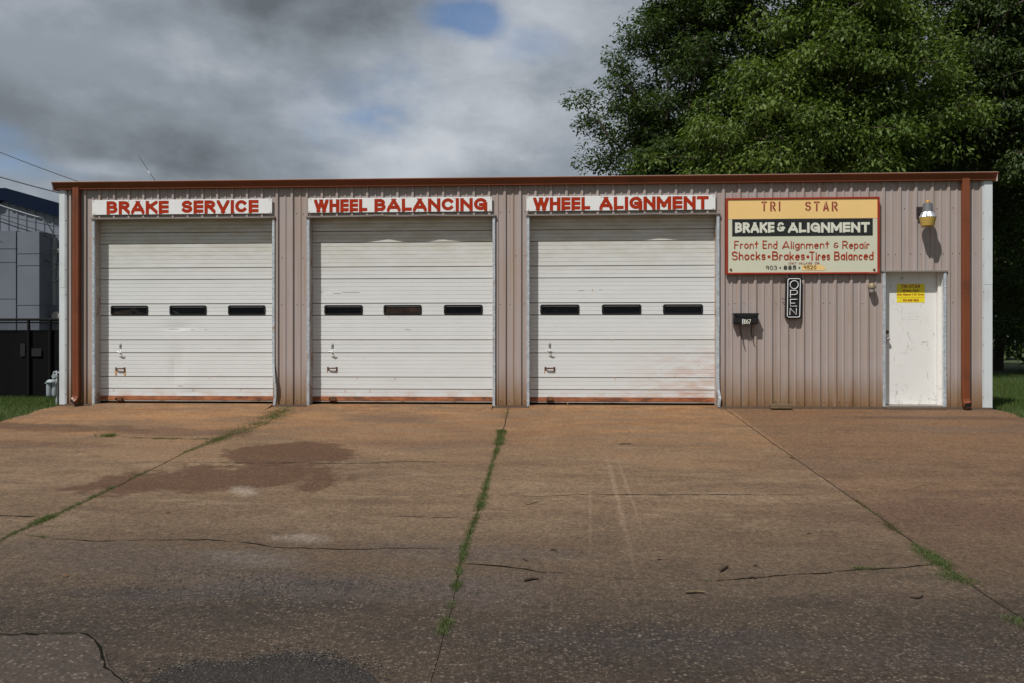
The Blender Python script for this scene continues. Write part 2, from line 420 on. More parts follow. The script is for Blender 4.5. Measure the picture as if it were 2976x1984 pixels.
M['jamb'] = simple('wooden_jamb', (.40, .35, .31), .7, var=.12, scale=5, c2=(.23, .13, .065), lo=.48, hi=.68)
M['junk'] = simple('brown_cardboard', (.34, .19, .10), .8, var=.3, scale=5)
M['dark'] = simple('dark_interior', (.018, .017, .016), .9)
M['greywall'] = simple('shaded_grey_cladding', (.165, .184, .222), .5, var=.06, scale=1.2)  # cloud shade over the warehouse is put into this grey-blue
M['panelw'] = simple('shaded_pale_panel', (.135, .150, .185), .6, var=.06, scale=1.3, c2=(.115, .128, .158))  # white panels, darkened in colour to stand in for the same shade
M['navy'] = simple('navy_roof_metal', (.003, .008, .024), .7, spec=.08, var=.12)
M['pipe'] = simple('grey_conduit', (.20, .21, .225), .45, metal=.2)
M['fenceb'] = simple('matt_black_fence_steel', (.006, .006, .0065), .8, var=.3, spec=.15)
M['wire'] = simple('black_cable', (.012, .012, .012), .6)
M['wirew'] = simple('pale_cable', (.32, .33, .34), .5)
M['gas'] = simple('grey_meter_paint', (.26, .30, .32), .5, var=.1, scale=12)
M['trunk'] = simple('tree_bark', (.060, .048, .036), .9, var=.35, scale=9, bmp=.6)
M['stick'] = simple('brown_stick', (.060, .036, .024), .85, var=.35, scale=30)
M['dryleaf'] = simple('dry_leaf', (.10, .05, .022), .8, var=.3, scale=30)
M['grass'] = leaf_mat('lawn_grass', (.050, .092, .022), (.095, .135, .038), (.20, .17, .07))
M['weed'] = leaf_mat('crack_weed', (.060, .090, .028), (.12, .150, .055), (.18, .13, .06))
M['weedd'] = leaf_mat('dry_weed', (.075, .072, .030), (.125, .105, .048), (.15, .10, .05))
M['leafa'] = leaf_mat('dark_oak_leaf', (.026, .050, .014), (.066, .100, .030), None, .25)
M['leafb'] = leaf_mat('bright_pecan_leaf', (.042, .080, .014), (.130, .180, .036), None, .28)
M['leafc'] = leaf_mat('shade_leaf', (.026, .050, .012), (.070, .100, .026), None, .25)

# ------------------------------------------------------------------ mesh helpers
class MB:
    def __init__(s): s.v = []; s.f = []; s.mi = []; s.k = 0; s.smooth = []
    def m(s, k): s.k = k; return s
    def face(s, pts, sm=False):
        n = len(s.v); s.v += [tuple(p) for p in pts]; s.f.append(list(range(n, n + len(pts)))); s.mi.append(s.k); s.smooth.append(sm)
    def idx(s, verts, faces, sm=False):
        n = len(s.v); s.v += [tuple(p) for p in verts]
        for f in faces: s.f.append([i + n for i in f]); s.mi.append(s.k); s.smooth.append(sm)
    def box(s, x0, x1, y0, y1, z0, z1):
        if x0 > x1: x0, x1 = x1, x0
        if y0 > y1: y0, y1 = y1, y0
        if z0 > z1: z0, z1 = z1, z0
        s.idx([(x0,y0,z0),(x1,y0,z0),(x1,y1,z0),(x0,y1,z0),(x0,y0,z1),(x1,y0,z1),(x1,y1,z1),(x0,y1,z1)],
              [(0,3,2,1),(4,5,6,7),(0,1,5,4),(1,2,6,5),(2,3,7,6),(3,0,4,7)])
    def obox(s, c, ax, hx, hy, hz, up=Vector((0,0,1))):     # box along axis ax
        a = Vector(ax).normalized(); u = Vector(up)
        if abs(a.dot(u)) > .98: u = Vector((0, 1, 0))
        sd = a.cross(u).normalized(); u = sd.cross(a); c = Vector(c)
        vs = [c + a*hx*i + sd*hy*j + u*hz*k for k in (-1,1) for (i,j) in ((-1,-1),(1,-1),(1,1),(-1,1))]
        s.idx(vs, [(0,3,2,1),(4,5,6,7),(0,1,5,4),(1,2,6,5),(2,3,7,6),(3,0,4,7)])
    def tube(s, pts, r, n=8, cap=True, sm=True):
        pts = [Vector(p) for p in pts]; rs = r if isinstance(r, (list, tuple)) else [r] * len(pts)
        rings = []; pu = None
        for i, p in enumerate(pts):
            t = (pts[min(i+1, len(pts)-1)] - pts[max(i-1, 0)]).normalized()
            if pu is None:
                u = Vector((0,0,1)) if abs(t.z) < .9 else Vector((1,0,0))
            else: u = pu
            u = (u - t * u.dot(t)).normalized(); pu = u; v = t.cross(u)
            rings.append([p + (u*math.cos(2*math.pi*k/n) + v*math.sin(2*math.pi*k/n)) * rs[i] for k in range(n)])
        vs = [q for rg in rings for q in rg]; fs = []
        for i in range(len(pts)-1):
            for k in range(n):
                fs.append((i*n+k, i*n+(k+1)%n, (i+1)*n+(k+1)%n, (i+1)*n+k))
        s.idx(vs, fs, sm)
        if cap: s.face(list(reversed(rings[0]))); s.face(rings[-1])
    def lathe(s, c, prof, n=20, axis='z', sm=True, flute=0.0):
        c = Vector(c); vs = []; fs = []
        for (r, h) in prof:
            for k in range(n):
                a = 2*math.pi*k/n; rr = r * (1 + (flute if k % 2 else 0))
                if axis == 'z': vs.append(c + Vector((rr*math.cos(a), rr*math.sin(a), h)))
                else: vs.append(c + Vector((rr*math.cos(a), h, rr*math.sin(a))))
        for i in range(len(prof)-1):
            for k in range(n): fs.append((i*n+k, i*n+(k+1)%n, (i+1)*n+(k+1)%n, (i+1)*n+k))
        s.idx(vs, fs, sm)
        s.face([vs[k] for k in range(n)]); s.face([vs[(len(prof)-1)*n+k] for k in range(n)])
    def prism(s, poly, y0, y1):     # polygon of (x,z) extruded along y
        n = len(poly)
        vs = [(x, y0, z) for x, z in poly] + [(x, y1, z) for x, z in poly]
        s.idx(vs, [list(range(n)), list(range(2*n-1, n-1, -1))] + [(i, i+n, (i+1)%n+n, (i+1)%n) for i in range(n)])
    def build(s, name, mats, parent=None, bevel=0.0):
        me = bpy.data.meshes.new(name)
        me.from_pydata(s.v, [], s.f)
        if not isinstance(mats, (list, tuple)): mats = [mats]
        for m in mats: me.materials.append(m)
        me.polygons.foreach_set('material_index', s.mi)
        me.polygons.foreach_set('use_smooth', s.smooth)
        bm = bmesh.new(); bm.from_mesh(me)
        if bevel: bmesh.ops.remove_doubles(bm, verts=bm.verts, dist=1e-5)
        bmesh.ops.recalc_face_normals(bm, faces=bm.faces)
        bm.to_mesh(me); bm.free()
        me.update()
        o = bpy.data.objects.new(name, me); col.objects.link(o)
        if parent: o.parent = parent; o.matrix_parent_inverse = Vector_inv(parent)
        if bevel:
            b = o.modifiers.new('bevel', 'BEVEL'); b.width = bevel; b.segments = 2; b.limit_method = 'ANGLE'; b.angle_limit = R(40)
        return o
def chain_matrix(p):
    from mathutils import Matrix
    m = Matrix.Translation(p.location)
    q = p.parent
    return (chain_matrix(q) @ p.matrix_parent_inverse @ m) if q else m
def Vector_inv(p): return chain_matrix(p).inverted()
def tag(o, label=None, cat=None, group=None, kind=None):
    if label: o['label'] = label
    if cat: o['category'] = cat
    if group: o['group'] = group
    if kind: o['kind'] = kind
    return o
def empty(name, loc, label=None, cat=None, group=None):
    o = bpy.data.objects.new(name, None); col.objects.link(o); o.location = loc
    o.empty_display_size = .2
    return tag(o, label, cat, group)
def fast_mesh(name, verts, quads, mats, tint=None, parent=None, tri=False):
    k = 3 if tri else 4
    me = bpy.data.meshes.new(name)
    nv = len(verts); nf = len(quads)
    me.vertices.add(nv); me.vertices.foreach_set('co', np.asarray(verts, np.float32).ravel())
    me.loops.add(nf * k); me.loops.foreach_set('vertex_index', np.asarray(quads, np.int32).ravel())
    me.polygons.add(nf); me.polygons.foreach_set('loop_start', np.arange(0, nf * k, k, dtype=np.int32))
    me.update(calc_edges=True)
    if tint is not None:
        a = me.attributes.new('tint', 'FLOAT_VECTOR', 'FACE')
        a.data.foreach_set('vector', np.asarray(tint, np.float32).ravel())
    me.materials.append(mats)
    me.validate()
    o = bpy.data.objects.new(name, me); col.objects.link(o)
    if parent: o.parent = parent; o.matrix_parent_inverse = Vector_inv(parent)
    return o

# ------------------------------------------------------------------ lettering (stroke glyphs)
def arc(cx, cy, rx, ry, a0, a1, n=None):
    n = n or max(4, int(abs(a1 - a0) / 18))
    return [(cx + rx*math.cos(R(a0+(a1-a0)*i/n)), cy + ry*math.sin(R(a0+(a1-a0)*i/n))) for i in range(n+1)]
GL = {
 'A': (.95, [[(0,0),(.5,1)],[(.5,1),(1,0)],[(.2,.22),(.8,.22)]]),
 'B': (.72, [[(0,0),(0,1)],[(0,1),(.5,1)]+arc(.5,.76,.42,.24,90,-90)+[(0,.52)],[(0,.52),(.55,.52)]+arc(.55,.26,.45,.26,90,-90)+[(0,0)]]),
 'C': (.85, [arc(.5,.5,.5,.5,42,318)]),
 'D': (.8, [[(0,0),(0,1)],[(0,1),(.4,1)]+arc(.4,.5,.6,.5,90,-90)+[(0,0)]]),
 'E': (.62, [[(0,0),(0,1)],[(0,1),(1,1)],[(0,.5),(.9,.5)],[(0,0),(1,0)]]),
 'F': (.62, [[(0,0),(0,1)],[(0,1),(1,1)],[(0,.5),(.85,.5)]]),
 'G': (.9, [arc(.5,.5,.5,.5,42,335),[(1,.0),(1,.44)],[(1,.44),(.58,.44)]]),
 'H': (.8, [[(0,0),(0,1)],[(1,0),(1,1)],[(0,.5),(1,.5)]]),
 'I': (.02, [[(.5,0),(.5,1)]]),
 'K': (.8, [[(0,0),(0,1)],[(0,.36),(1,1)],[(.32,.58),(1,0)]]),
 'L': (.6, [[(0,0),(0,1)],[(0,0),(1,0)]]),
 'M': (1.05, [[(0,0),(0,1)],[(1,0),(1,1)],[(0,1),(.5,.25)],[(.5,.25),(1,1)]]),
 'N': (.82, [[(0,0),(0,1)],[(1,0),(1,1)],[(0,1),(1,0)]]),
 'O': (.95, [arc(.5,.5,.5,.5,0,360)]),
 'P': (.7, [[(0,0),(0,1)],[(0,1),(.5,1)]+arc(.5,.73,.5,.27,90,-90)+[(0,.46)]]),
 'R': (.74, [[(0,0),(0,1)],[(0,1),(.5,1)]+arc(.5,.74,.46,.26,90,-90)+[(0,.48)],[(.42,.48),(1,0)]]),
 'S': (.72, [arc(.5,.755,.47,.245,25,270)+arc(.5,.255,.5,.255,90,-158)[1:]]),
 'T': (.78, [[(.5,0),(.5,1)],[(0,1),(1,1)]]),
 'V': (.9, [[(0,1),(.5,0)],[(.5,0),(1,1)]]),
 'W': (1.35, [[(0,1),(.25,0)],[(.25,0),(.5,.95)],[(.5,.95),(.75,0)],[(.75,0),(1,1)]]),
 'X': (.8, [[(0,0),(1,1)],[(0,1),(1,0)]]),
 '&': (.82, [arc(.46,.76,.34,.24,30,262)+arc(.42,.26,.42,.26,110,335)[1:],[(.62,.36),(1,.36)],[(.8,.14),(.8,.36)]]),
 'a': (.52, [arc(.5,.30,.5,.30,20,340),[(1,.6),(1,0)]]),
 'c': (.48, [arc(.5,.30,.5,.30,45,315)]),
 'd': (.55, [arc(.5,.30,.5,.30,20,340),[(1,.98),(1,0)]]),
 'e': (.52, [[(0,.32),(1,.34)]+arc(.5,.30,.5,.31,8,318)]),
 'g': (.52, [arc(.5,.32,.5,.28,0,360),[(1,.6),(1,-.1)]+arc(.5,-.1,.5,.2,0,-150)]),
 'h': (.5, [[(0,0),(0,1)],[(0,.36)]+arc(.5,.38,.5,.22,180,0)+[(1,0)]]),
 'i': (.02, [[(.5,0),(.5,.58)],[(.5,.82),(.5,.86)]]),
 'k': (.5, [[(0,0),(0,1)],[(0,.24),(.95,.62)],[(.35,.38),(1,0)]]),
 'l': (.02, [[(.5,0),(.5,1)]]),
 'm': (.88, [[(0,0),(0,.6)],[(0,.38)]+arc(.25,.38,.25,.22,180,0)+[(.5,0)],[(.5,.38)]+arc(.75,.38,.25,.22,180,0)+[(1,0)]]),
 'n': (.5, [[(0,0),(0,.6)],[(0,.36)]+arc(.5,.36,.5,.24,180,0)+[(1,0)]]),
 'o': (.55, [arc(.5,.30,.5,.30,0,360)]),
 'p': (.52, [[(0,.6),(0,-.34)],arc(.5,.30,.5,.30,160,-160)]),
 'r': (.36, [[(0,0),(0,.6)],[(0,.34)]+arc(.55,.36,.55,.23,180,35)]),
 's': (.42, [arc(.5,.45,.46,.15,25,270)+arc(.5,.15,.5,.15,90,-158)[1:]]),
 't': (.45, [[(.45,.92),(.45,0)],[(0,.62),(1,.66)]]),
 'u': (.5, [[(0,.6),(0,.2)]+arc(.5,.22,.5,.22,180,360)+[(1,.6)],[(1,.3),(1,0)]]),
 'v': (.5, [[(0,.6),(.5,0)],[(.5,0),(1,.6)]]),
 'b': (.52, [[(0,0),(0,1)],arc(.5,.30,.5,.30,160,-160)]),
 '0': (.62, [arc(.5,.5,.5,.5,0,360)]),
 '1': (.05, [[(.5,0),(.5,1)]]),
 '2': (.6, [arc(.5,.72,.5,.28,165,-35)+[(0,0)],[(0,0),(1,0)]]),
 '3': (.6, [arc(.45,.75,.45,.25,150,-90)+arc(.45,.25,.55,.25,90,-150)[1:]]),
 '5': (.6, [[(.95,1),(.15,1)],[(.15,1),(.08,.55)],[(.08,.55)]+arc(.45,.32,.55,.32,110,-150)]),
 '6': (.6, [arc(.5,.3,.5,.3,0,360),[(.02,.32)]+arc(.9,.32,.88,.68,180,100)]),
 '7': (.6, [[(0,1),(1,1)],[(1,1),(.3,0)]]),
 '8': (.62, [arc(.5,.75,.43,.25,0,360),arc(.5,.25,.5,.25,0,360)]),
 '9': (.6, [arc(.5,.7,.5,.3,0,360),[(1,.7),(.92,0)]]),
 '-': (.4, [[(0,.45),(1,.45)]]), '.': (.02, [[(.5,0),(.5,.02)]]), ',': (.05, [[(.6,.03),(.4,-.15)]]), '/': (.5, [[(0,0),(1,1)]]),
 ' ': (.3, []),
}
def clip(poly, x0, x1, z0, z1):
    for ax, lim, sg in ((0, x0, 1), (0, x1, -1), (1, z0, 1), (1, z1, -1)):
        out = []
        for i in range(len(poly)):
            a, b = poly[i-1], poly[i]
            da, db = sg*(a[ax]-lim), sg*(b[ax]-lim)
            if (da < 0) != (db < 0):
                t = da/(da-db); out.append((a[0]+(b[0]-a[0])*t, a[1]+(b[1]-a[1])*t))
            if db >= 0: out.append(b)
        poly = out
        if len(poly) < 3: return []
    return poly
class Letters:
    """painted lettering lying on a vertical sheet at depth y, words fitted to measured extents"""
    def __init__(s, y): s.mb = MB(); s.y = y; s.q = 0
    def stroke(s, pts, wd, rnd, box=None):
        s.q += 1; y = s.y - .00005 * (s.q % 12)
        n = len(pts); V = [Vector((p[0], p[1])) for p in pts]
        closed = n > 3 and (V[0]-V[-1]).length < 1e-4
        if not rnd and not closed:
            a = (V[0]-V[1]).normalized(); b = (V[-1]-V[-2]).normalized()
            ext = wd*.5 if n > 2 else wd*.75
            V[0] = V[0] + a*ext; V[-1] = V[-1] + b*ext
        L = []; Rr = []
        for i in range(n):
            if closed: a, b = V[(i-1) % (n-1)], V[(i+1) % (n-1)]
            else: a, b = V[max(i-1,0)], V[min(i+1,n-1)]
            d = b - a
            if d.length < 1e-9: d = Vector((1,0))
            d.normalize(); nn = Vector((-d.y, d.x)) * wd * .5 * ((1.18 - .42*i/(n-1)) if (rnd and not closed) else 1.0)
            L.append(V[i]+nn); Rr.append(V[i]-nn)
        for i in range(n-1):
            quad = [tuple(L[i]), tuple(Rr[i]), tuple(Rr[i+1]), tuple(L[i+1])]
            if box: quad = clip(quad, *box)
            if len(quad) >= 3: s.mb.face([(x, y, z) for x, z in quad])
        if rnd and not closed:
            for c, kk in ((V[0], 1.18), (V[-1], .76)):
                s.q += 1
                s.mb.face([(c.x + wd*kk*.5*math.cos(2*math.pi*k/10), s.y - .00005*(s.q % 12), c.y + wd*kk*.5*math.sin(2*math.pi*k/10)) for k in range(10)])
    def word(s, txt, x0, x1, z0, z1, wd, rnd=False, gap=.16, shear=0.0, slope=0.0, jit=0.0, seed=1):
        rg = random.Random(seed)
        H = z1 - z0; ws = [(GL[c][0]*(H-wd)+wd) if c not in ' ' else .35*H for c in txt]
        g = gap * H; tot = sum(ws) + g*(len(txt)-1)
        # squeeze letter bodies (not stroke widths) to fit
        bodies = sum(max(0, v-wd) for v in ws) + g*(len(txt)-1); k = ((x1-x0) - wd*len(txt)) / max(1e-6, tot - wd*len(txt))
        if k <= .2: k = .2
        x = x0
        for c, v in zip(txt, ws):
            bw = (v - wd) * k; j = rg.uniform(-jit, jit) * H
            zb = z0 + slope*(x-x0) + j
            for st in GL[c][1]:
                pts = [(x + wd/2 + p[0]*bw + shear*(p[1])*H, zb + wd/2 + p[1]*(H-wd)) for p in st]
                s.stroke(pts, wd, rnd, None if rnd else (x + min(0, shear*H) - 1e-4, x + bw + wd + abs(shear)*H + 1e-4, zb - .5*H, zb + H))
                if not rnd: pass
            x += bw + wd + g*k
    def dot(s, x, z, r):
        s.q += 1
        s.mb.face([(x + r*math.cos(2*math.pi*k/16), s.y - .0001*(s.q % 12), z + r*math.sin(2*math.pi*k/16)) for k in range(16)])
    def rect(s, x0, x1, z0, z1, dy=0.0):
        s.mb.face([(x0, s.y-dy, z0), (x1, s.y-dy, z0), (x1, s.y-dy, z1), (x0, s.y-dy, z1)])

# ------------------------------------------------------------------ the ground
def xz_strip_ground():
    xs = [-3000, -600, -150, -60, -30, -20, -14, -10, -6, -2, 2, 6, 10, 14, 20, 30, 60, 150, 600, 3000]
    ys = [-3000, -400, -80, -30, -17, -12, -8, -5, -3, -1.5, 0, 2, 6, 12, 20, 40, 80, 250, 900, 3000]
    mb = MB()
    vs = [(x, y, gz(y) - .045) for y in ys for x in xs]; n = len(xs)
    mb.idx(vs, [(j*n+i, j*n+i+1, (j+1)*n+i+1, (j+1)*n+i) for j in range(len(ys)-1) for i in range(n-1)])
    return tag(mb.build('ground', M['ground']), kind='structure')
xz_strip_ground()

J1 = [(842,1177),(774,1230),(633,1275),(556,1304),(489,1339),(340,1411),(255,1451),(122,1512),(45,1546),(0,1570),(-300,1709),(-900,1988)]
J2 = [(1479,1179),(1469,1224),(1456,1264),(1432,1336),(1403,1443),(1371,1528),(1344,1613),(1326,1703),(1307,1783),(1283,1863),(1267,1937),(1240,2030)]
J3 = [(2105,1184),(2136,1206),(2253,1291),(2380,1379),(2487,1453),(2564,1507),(2636,1562),(2721,1629),(2806,1687),(2880,1738),(2976,1802),(3300,2021)]
LE = [(174,1178),(130,1186),(60,1206),(0,1226),(-150,1290),(-500,1440)]
RE = [(2882,1187),(2930,1198),(2976,1213),(3150,1265),(3600,1420)]
def wline(pl, jit=.008, seed=1, step=.12):
    rg = random.Random(seed)
    w_ = [G(*p) for p in pl]; out = []
    for a, b in zip(w_, w_[1:]):
        n = max(1, int((b-a).length/step))
        for i in range(n):
            q = a.lerp(b, i/n); q.x += rg.uniform(-jit, jit); out.append(q)
    out.append(w_[-1])
    return out
j1, j2, j3 = wline(J1, .01, 1), wline(J2, .01, 2), wline(J3, .006, 3)
le, re = wline(LE, .05, 4), wline(RE, .05, 5)
YB = -15.5
def extend(l, dx=0):
    q = l[-1].copy()
    if q.y > YB: l = l + [Vector((q.x + dx, YB, SL*YB))]
    else: l = [p for p in l if p.y > YB] + [Vector((q.x, YB, SL*YB))]
    return l
def slab(mb, L, Rt, gl, gr):
    L = extend(L); Rt = extend(Rt)
    L = [Vector((p.x, min(p.y, 0.0), 0)) for p in L]; Rt = [Vector((p.x, min(p.y, 0.0), 0)) for p in Rt]
    L[0].y = 0.0; Rt[0].y = 0.0
    # triangulate between the two edges by rows
    ys = sorted(set([round(YB + i*.25, 3) for i in range(int(-YB/.25)+1)] + [0.0]), reverse=True)
    def at(l, y):
        for a, b in zip(l, l[1:]):
            if (a.y >= y >= b.y) and a.y != b.y: return a.x + (b.x-a.x)*(a.y-y)/(a.y-b.y)
        return l[0].x if y > l[0].y else l[-1].x
    ys = sorted(set(list(np.round(np.arange(YB, 0.001, .1), 3)) + [0.0]), reverse=True)
    prev = None
    for y in ys:
        ga, gb = (gl(y) if callable(gl) else gl), (gr(y) if callable(gr) else gr)
        row = (Vector((at(L, y)+ga, y, SL*y)), Vector((at(Rt, y)-gb, y, SL*y)))
        if prev:
            mb.face([prev[0], row[0], row[1], prev[1]])
            dn = Vector((0, 0, -.06))
            mb.face([prev[0], prev[0]+dn, row[0]+dn, row[0]]); mb.face([prev[1], row[1], row[1]+dn, prev[1]+dn])
        prev = row
mb = MB()
yj = G(1322, 1715).y
g2 = lambda y: .008 if y > yj else .0022
slab(mb, le, j1, 0, .008); slab(mb, j1, j2, .008, g2); slab(mb, j2, j3, g2, .010); slab(mb, j3, re, .011, 0)
# cracks: crooked dark ribbons in the slabs' surface
def crack(mb, pl, wd=.008, seed=1, step=.06, jit=.012, fade=True, lift=.0035):
    rg = random.Random(seed); w_ = [G(*p) for p in pl]; pts = []
    for a, b in zip(w_, w_[1:]):
        n = max(1, int((b-a).length/step))
        for i in range(n): pts.append(a.lerp(b, i/n))
    pts.append(w_[-1])
    ox = 0; q = []
    for p in pts:
        ox = ox*.75 + rg.uniform(-jit, jit); q.append(Vector((p.x + rg.uniform(-jit, jit)*.3, p.y + ox, 0)))
    prev = None
    for i, p in enumerate(q):
        d = (q[min(i+1, len(q)-1)] - q[max(i-1, 0)]).normalized(); nn = Vector((-d.y, d.x, 0))
        hw = wd*.5*rg.uniform(.2, 1.5)*(1 if not fade else min(1, .25 + 2*min(i, len(q)-1-i)/len(q)*1.5))
        a, b = p+nn*hw, p-nn*hw
        a.z = SL*a.y + lift; b.z = SL*b.y + lift
        if prev: mb.face([prev[0], prev[1], b, a])
        prev = (a, b)
mb.m(1)
Z1 = lambda x, y: (x*.532, 1150+y*.532)
Z2 = lambda x, y: (900+x*.532, 1150+y*.532)
Z3 = lambda x, y: (1976+x*.532, 1150+y*.532)
crack(mb, [Z1(100,750), Z1(250,775), Z1(500,790), Z1(800,787), Z1(1130,787), Z1(1360,800), Z1(1480,822), Z1(1880,835), Z2(420,830), Z2(825,832)], .012, 11)
crack(mb, [Z2(960,541), Z2(1200,546), Z2(1450,537), Z2(1700,537), Z2(1880,540), Z3(200,534), Z3(530,538), Z3(880,537)], .010, 12)
crack(mb, [Z2(840,915), Z2(1000,922), Z2(1130,938), Z2(1290,962)], .016, 13)
crack(mb, [Z2(1290,962), Z2(1560,985), Z2(1880,1006), Z3(0,1012), Z3(200,1006)], .003, 34, fade=False)
crack(mb, [Z3(200,1006), Z3(300,1000), Z3(520,980), Z3(880,958), Z3(1160,940), Z3(1390,920)], .011, 14, fade=False)
crack(mb, [Z1(750,360), Z1(1020,362), Z1(1880,368), Z2(300,367), Z2(530,356), Z2(790,360), Z2(985,357)], .014, 15)
crack(mb, [Z1(0,652), Z1(210,656)], .014, 16, fade=False)
crack(mb, [Z1(650,226), Z1(980,232), Z1(1250,240)], .014, 17)
crack(mb, [Z2(1160,600), Z2(1290,565)], .006, 18)
crack(mb, [Z2(420,655), Z2(905,662)], .007, 19)
crack(mb, [Z1(-300,1316), Z1(0,1312), Z1(200,1310), Z1(470,1306), Z1(530,1330), Z1(575,1390), Z1(590,1480), Z1(690,1568), Z1(740,1640)], 0.014, 20, jit=.020, fade=False, lift=.0125)
M['crackm'] = simple('black_crack_soil', (.010, .009, .006), .95, spec=.05, var=.3, scale=25)  # near-black soil filling the cracks
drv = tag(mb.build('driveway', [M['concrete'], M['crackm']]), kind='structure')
# soil in the joints, between the slabs
mb = MB()
for jl in (j1, j2, j3):
    jl = extend(jl)
    for a, b in zip(jl, jl[1:]):
        o = .022
        mb.face([(a.x-o, a.y, SL*a.y-.008), (a.x+o, a.y, SL*a.y-.008), (b.x+o, b.y, SL*b.y-.008), (b.x-o, b.y, SL*b.y-.008)])
tag(mb.build('joint_soil', M['soil']), kind='structure')
def sheet(name, pl, mat, lift, jit, seed, step=.08):
    rg = random.Random(seed); w_ = [G(*p) for p in pl]; pts = []
    for a, b in zip(w_, w_[1:] + w_[:1]):
        n = max(1, int((b-a).length/step))
        for i in range(n):
            q = a.lerp(b, i/n); q.x += rg.uniform(-jit, jit); q.y += rg.uniform(-jit, jit)*.6; pts.append(q)
    top = [Vector((p.x, p.y, SL*p.y + lift)) for p in pts]
    mb = MB(); mb.face(top)
    for a, b in zip(top, top[1:] + top[:1]):
        mb.face([a, b, b - Vector((0, 0, lift+.01)), a - Vector((0, 0, lift+.01))])
    o = mb.build(name, mat)
    return tag(o, kind='structure')
sheet('concrete_patch', [Z1(-300,1316), Z1(0,1312), Z1(200,1310), Z1(470,1306), Z1(530,1330), Z1(575,1390), Z1(590,1480), Z1(690,1568), Z1(860,1750), Z1(-300,1750)], M['patch'], .008, .004, 31)
sheet('asphalt_patch', [Z1(830,1560), Z1(960,1475), Z1(1090,1455), Z1(1330,1455), Z1(1450,1415), Z1(1640,1400), Z1(1800,1420), Z2(30,1430), Z2(200,1450), Z2(290,1490), Z2(390,1560), Z2(500,1660), Z2(500,1800), Z1(700,1800), Z1(740,1640)], M['asphalt'], .006, .02, 32, .05)

# loose grit: round the asphalt patch and scattered over the worn concrete
def grit():
    r = np.random.default_rng(9); P_ = []
    edge = [Z1(830,1560), Z1(960,1475), Z1(1090,1455), Z1(1330,1455), Z1(1450,1415), Z1(1640,1400), Z1(1800,1420), Z2(30,1430), Z2(200,1450), Z2(290,1490), Z2(390,1560)]
    for a, b in zip(edge, edge[1:]):
        A, B = G(*a), G(*b)
        for u in r.random(110):
            q = A.lerp(B, float(u)); P_.append((q.x + r.normal(0, .07), q.y + r.normal(0, .05), r.uniform(.003, .009), .008))
    for _ in range(2600):
        q = G(r.uniform(-50, 3000), r.triangular(1450, 1960, 1990)); P_.append((q.x, q.y, r.uniform(.0025, .007), 0))
    for cx_, cy_, sx, sy, k in ((620, 1725, .55, .12, 420), (760, 1690, .5, .12, 360), (900, 1690, .5, .1, 300), (560, 1660, .3, .08, 140), (1000, 1720, .6, .12, 200)):
        c = G(cx_, cy_)
        for _ in range(k): P_.append((c.x + r.normal(0, sx), c.y + r.normal(0, sy), r.uniform(.004, .010), 0))
    P_ = np.array(P_); n = len(P_)
    z = np.array([gz(v) for v in P_[:, 1]])
    d = np.array([(1,0,0),(-.5,.87,0),(-.5,-.87,0),(0,0,.75)]); a = r.uniform(0, 6.28, n); ca, sa = np.cos(a), np.sin(a)
    V = np.empty((n, 4, 3)); sc_ = P_[:, 2][:, None]*r.uniform(.6, 1.3, (n, 4))
    V[:, :, 0] = P_[:, 0:1] + (ca[:, None]*d[:, 0] - sa[:, None]*d[:, 1])*sc_
    V[:, :, 1] = P_[:, 1:2] + (sa[:, None]*d[:, 0] + ca[:, None]*d[:, 1])*sc_
    V[:, :, 2] = z[:, None] + P_[:, 3:4] + d[:, 2]*sc_ + .0005
    f = (np.arange(n)*4)[:, None, None] + np.array([(0,1,3),(1,2,3),(2,0,3)])[None]
    m, t, b = new_mat('loose_grit')
    at = t.add('ShaderNodeAttribute', attribute_name='tint'); fx_ = sep(t, at.outputs['Vector'])
    t.put(b.inputs['Base Color'], t.mix(t.rng(fx_[0], .3, 1.0), (.014, .013, .012), (.115, .095, .078))); b.inputs['Roughness'].default_value = .9
    tn = np.repeat(r.random((n, 3)), 3, axis=0)
    tag(fast_mesh('grit', V.reshape(-1, 3), f.reshape(-1, 3), m, tn, tri=True), 'loose grit and gravel scattered on the worn concrete', 'gravel', kind='stuff')
grit()

# ------------------------------------------------------------------ the shop
shop = empty('shop_building', (0, 0, 0), 'long single storey metal repair shop with mauve ribbed walls and three white overhead doors', 'building')
XL, XR = PX(174), PX(2881)
DEPTH = 8.5
EAVE = 3.74
PER = P(2711.6, 700).x - P(2664.4, 700).x
RIB0 = P(2617.9, 700).x
doors_px = [(278, 793), (901, 1432), (1538.7, 2082)]
DO = [(PX(a), PX(b)) for a, b in doors_px]
HDR = P(1200, 633).z
ED = (PX(2571.4), PX(2740)); EDZ = P(2650, 794).z
opens = [(a, b, HDR) for a, b in DO] + [(ED[0], ED[1], EDZ)]
# corrugated front: one profile, cut by the openings
def prof_pts():
    out = []
    k0 = int((XL - RIB0)/PER) - 2; k1 = int((XR - RIB0)/PER) + 2
    for k in range(k0, k1):
        x = RIB0 + k*PER
        out += [(x-.056, 0), (x-.040, -.031), (x-.006, -.031), (x, 0), (x+PER*.5-.036, 0), (x+PER*.5-.024, -.012), (x+PER*.5-.004, -.012), (x+PER*.5, 0)]
    return sorted(out)
PP = prof_pts(); PXS = [p[0] for p in PP]; PYS = [p[1] for p in PP]
def py(x): return float(np.interp(x, PXS, PYS))
mb = MB()
xs = sorted(set([x for x in PXS if XL+.05 < x < XR-.05] + [XL+.05, XR-.05] + [v for o in opens for v in o[:2]]))
for a, b in zip(xs, xs[1:]):
    if b - a < 1e-5: continue
    mid = (a+b)/2; z0 = .035
    for o in opens:
        if o[0] < mid < o[1]: z0 = o[2] + .01
    ya, yb = py(a), py(b)
    mb.face([(a, ya, z0), (b, yb, z0), (b, yb, EAVE), (a, ya, EAVE)])
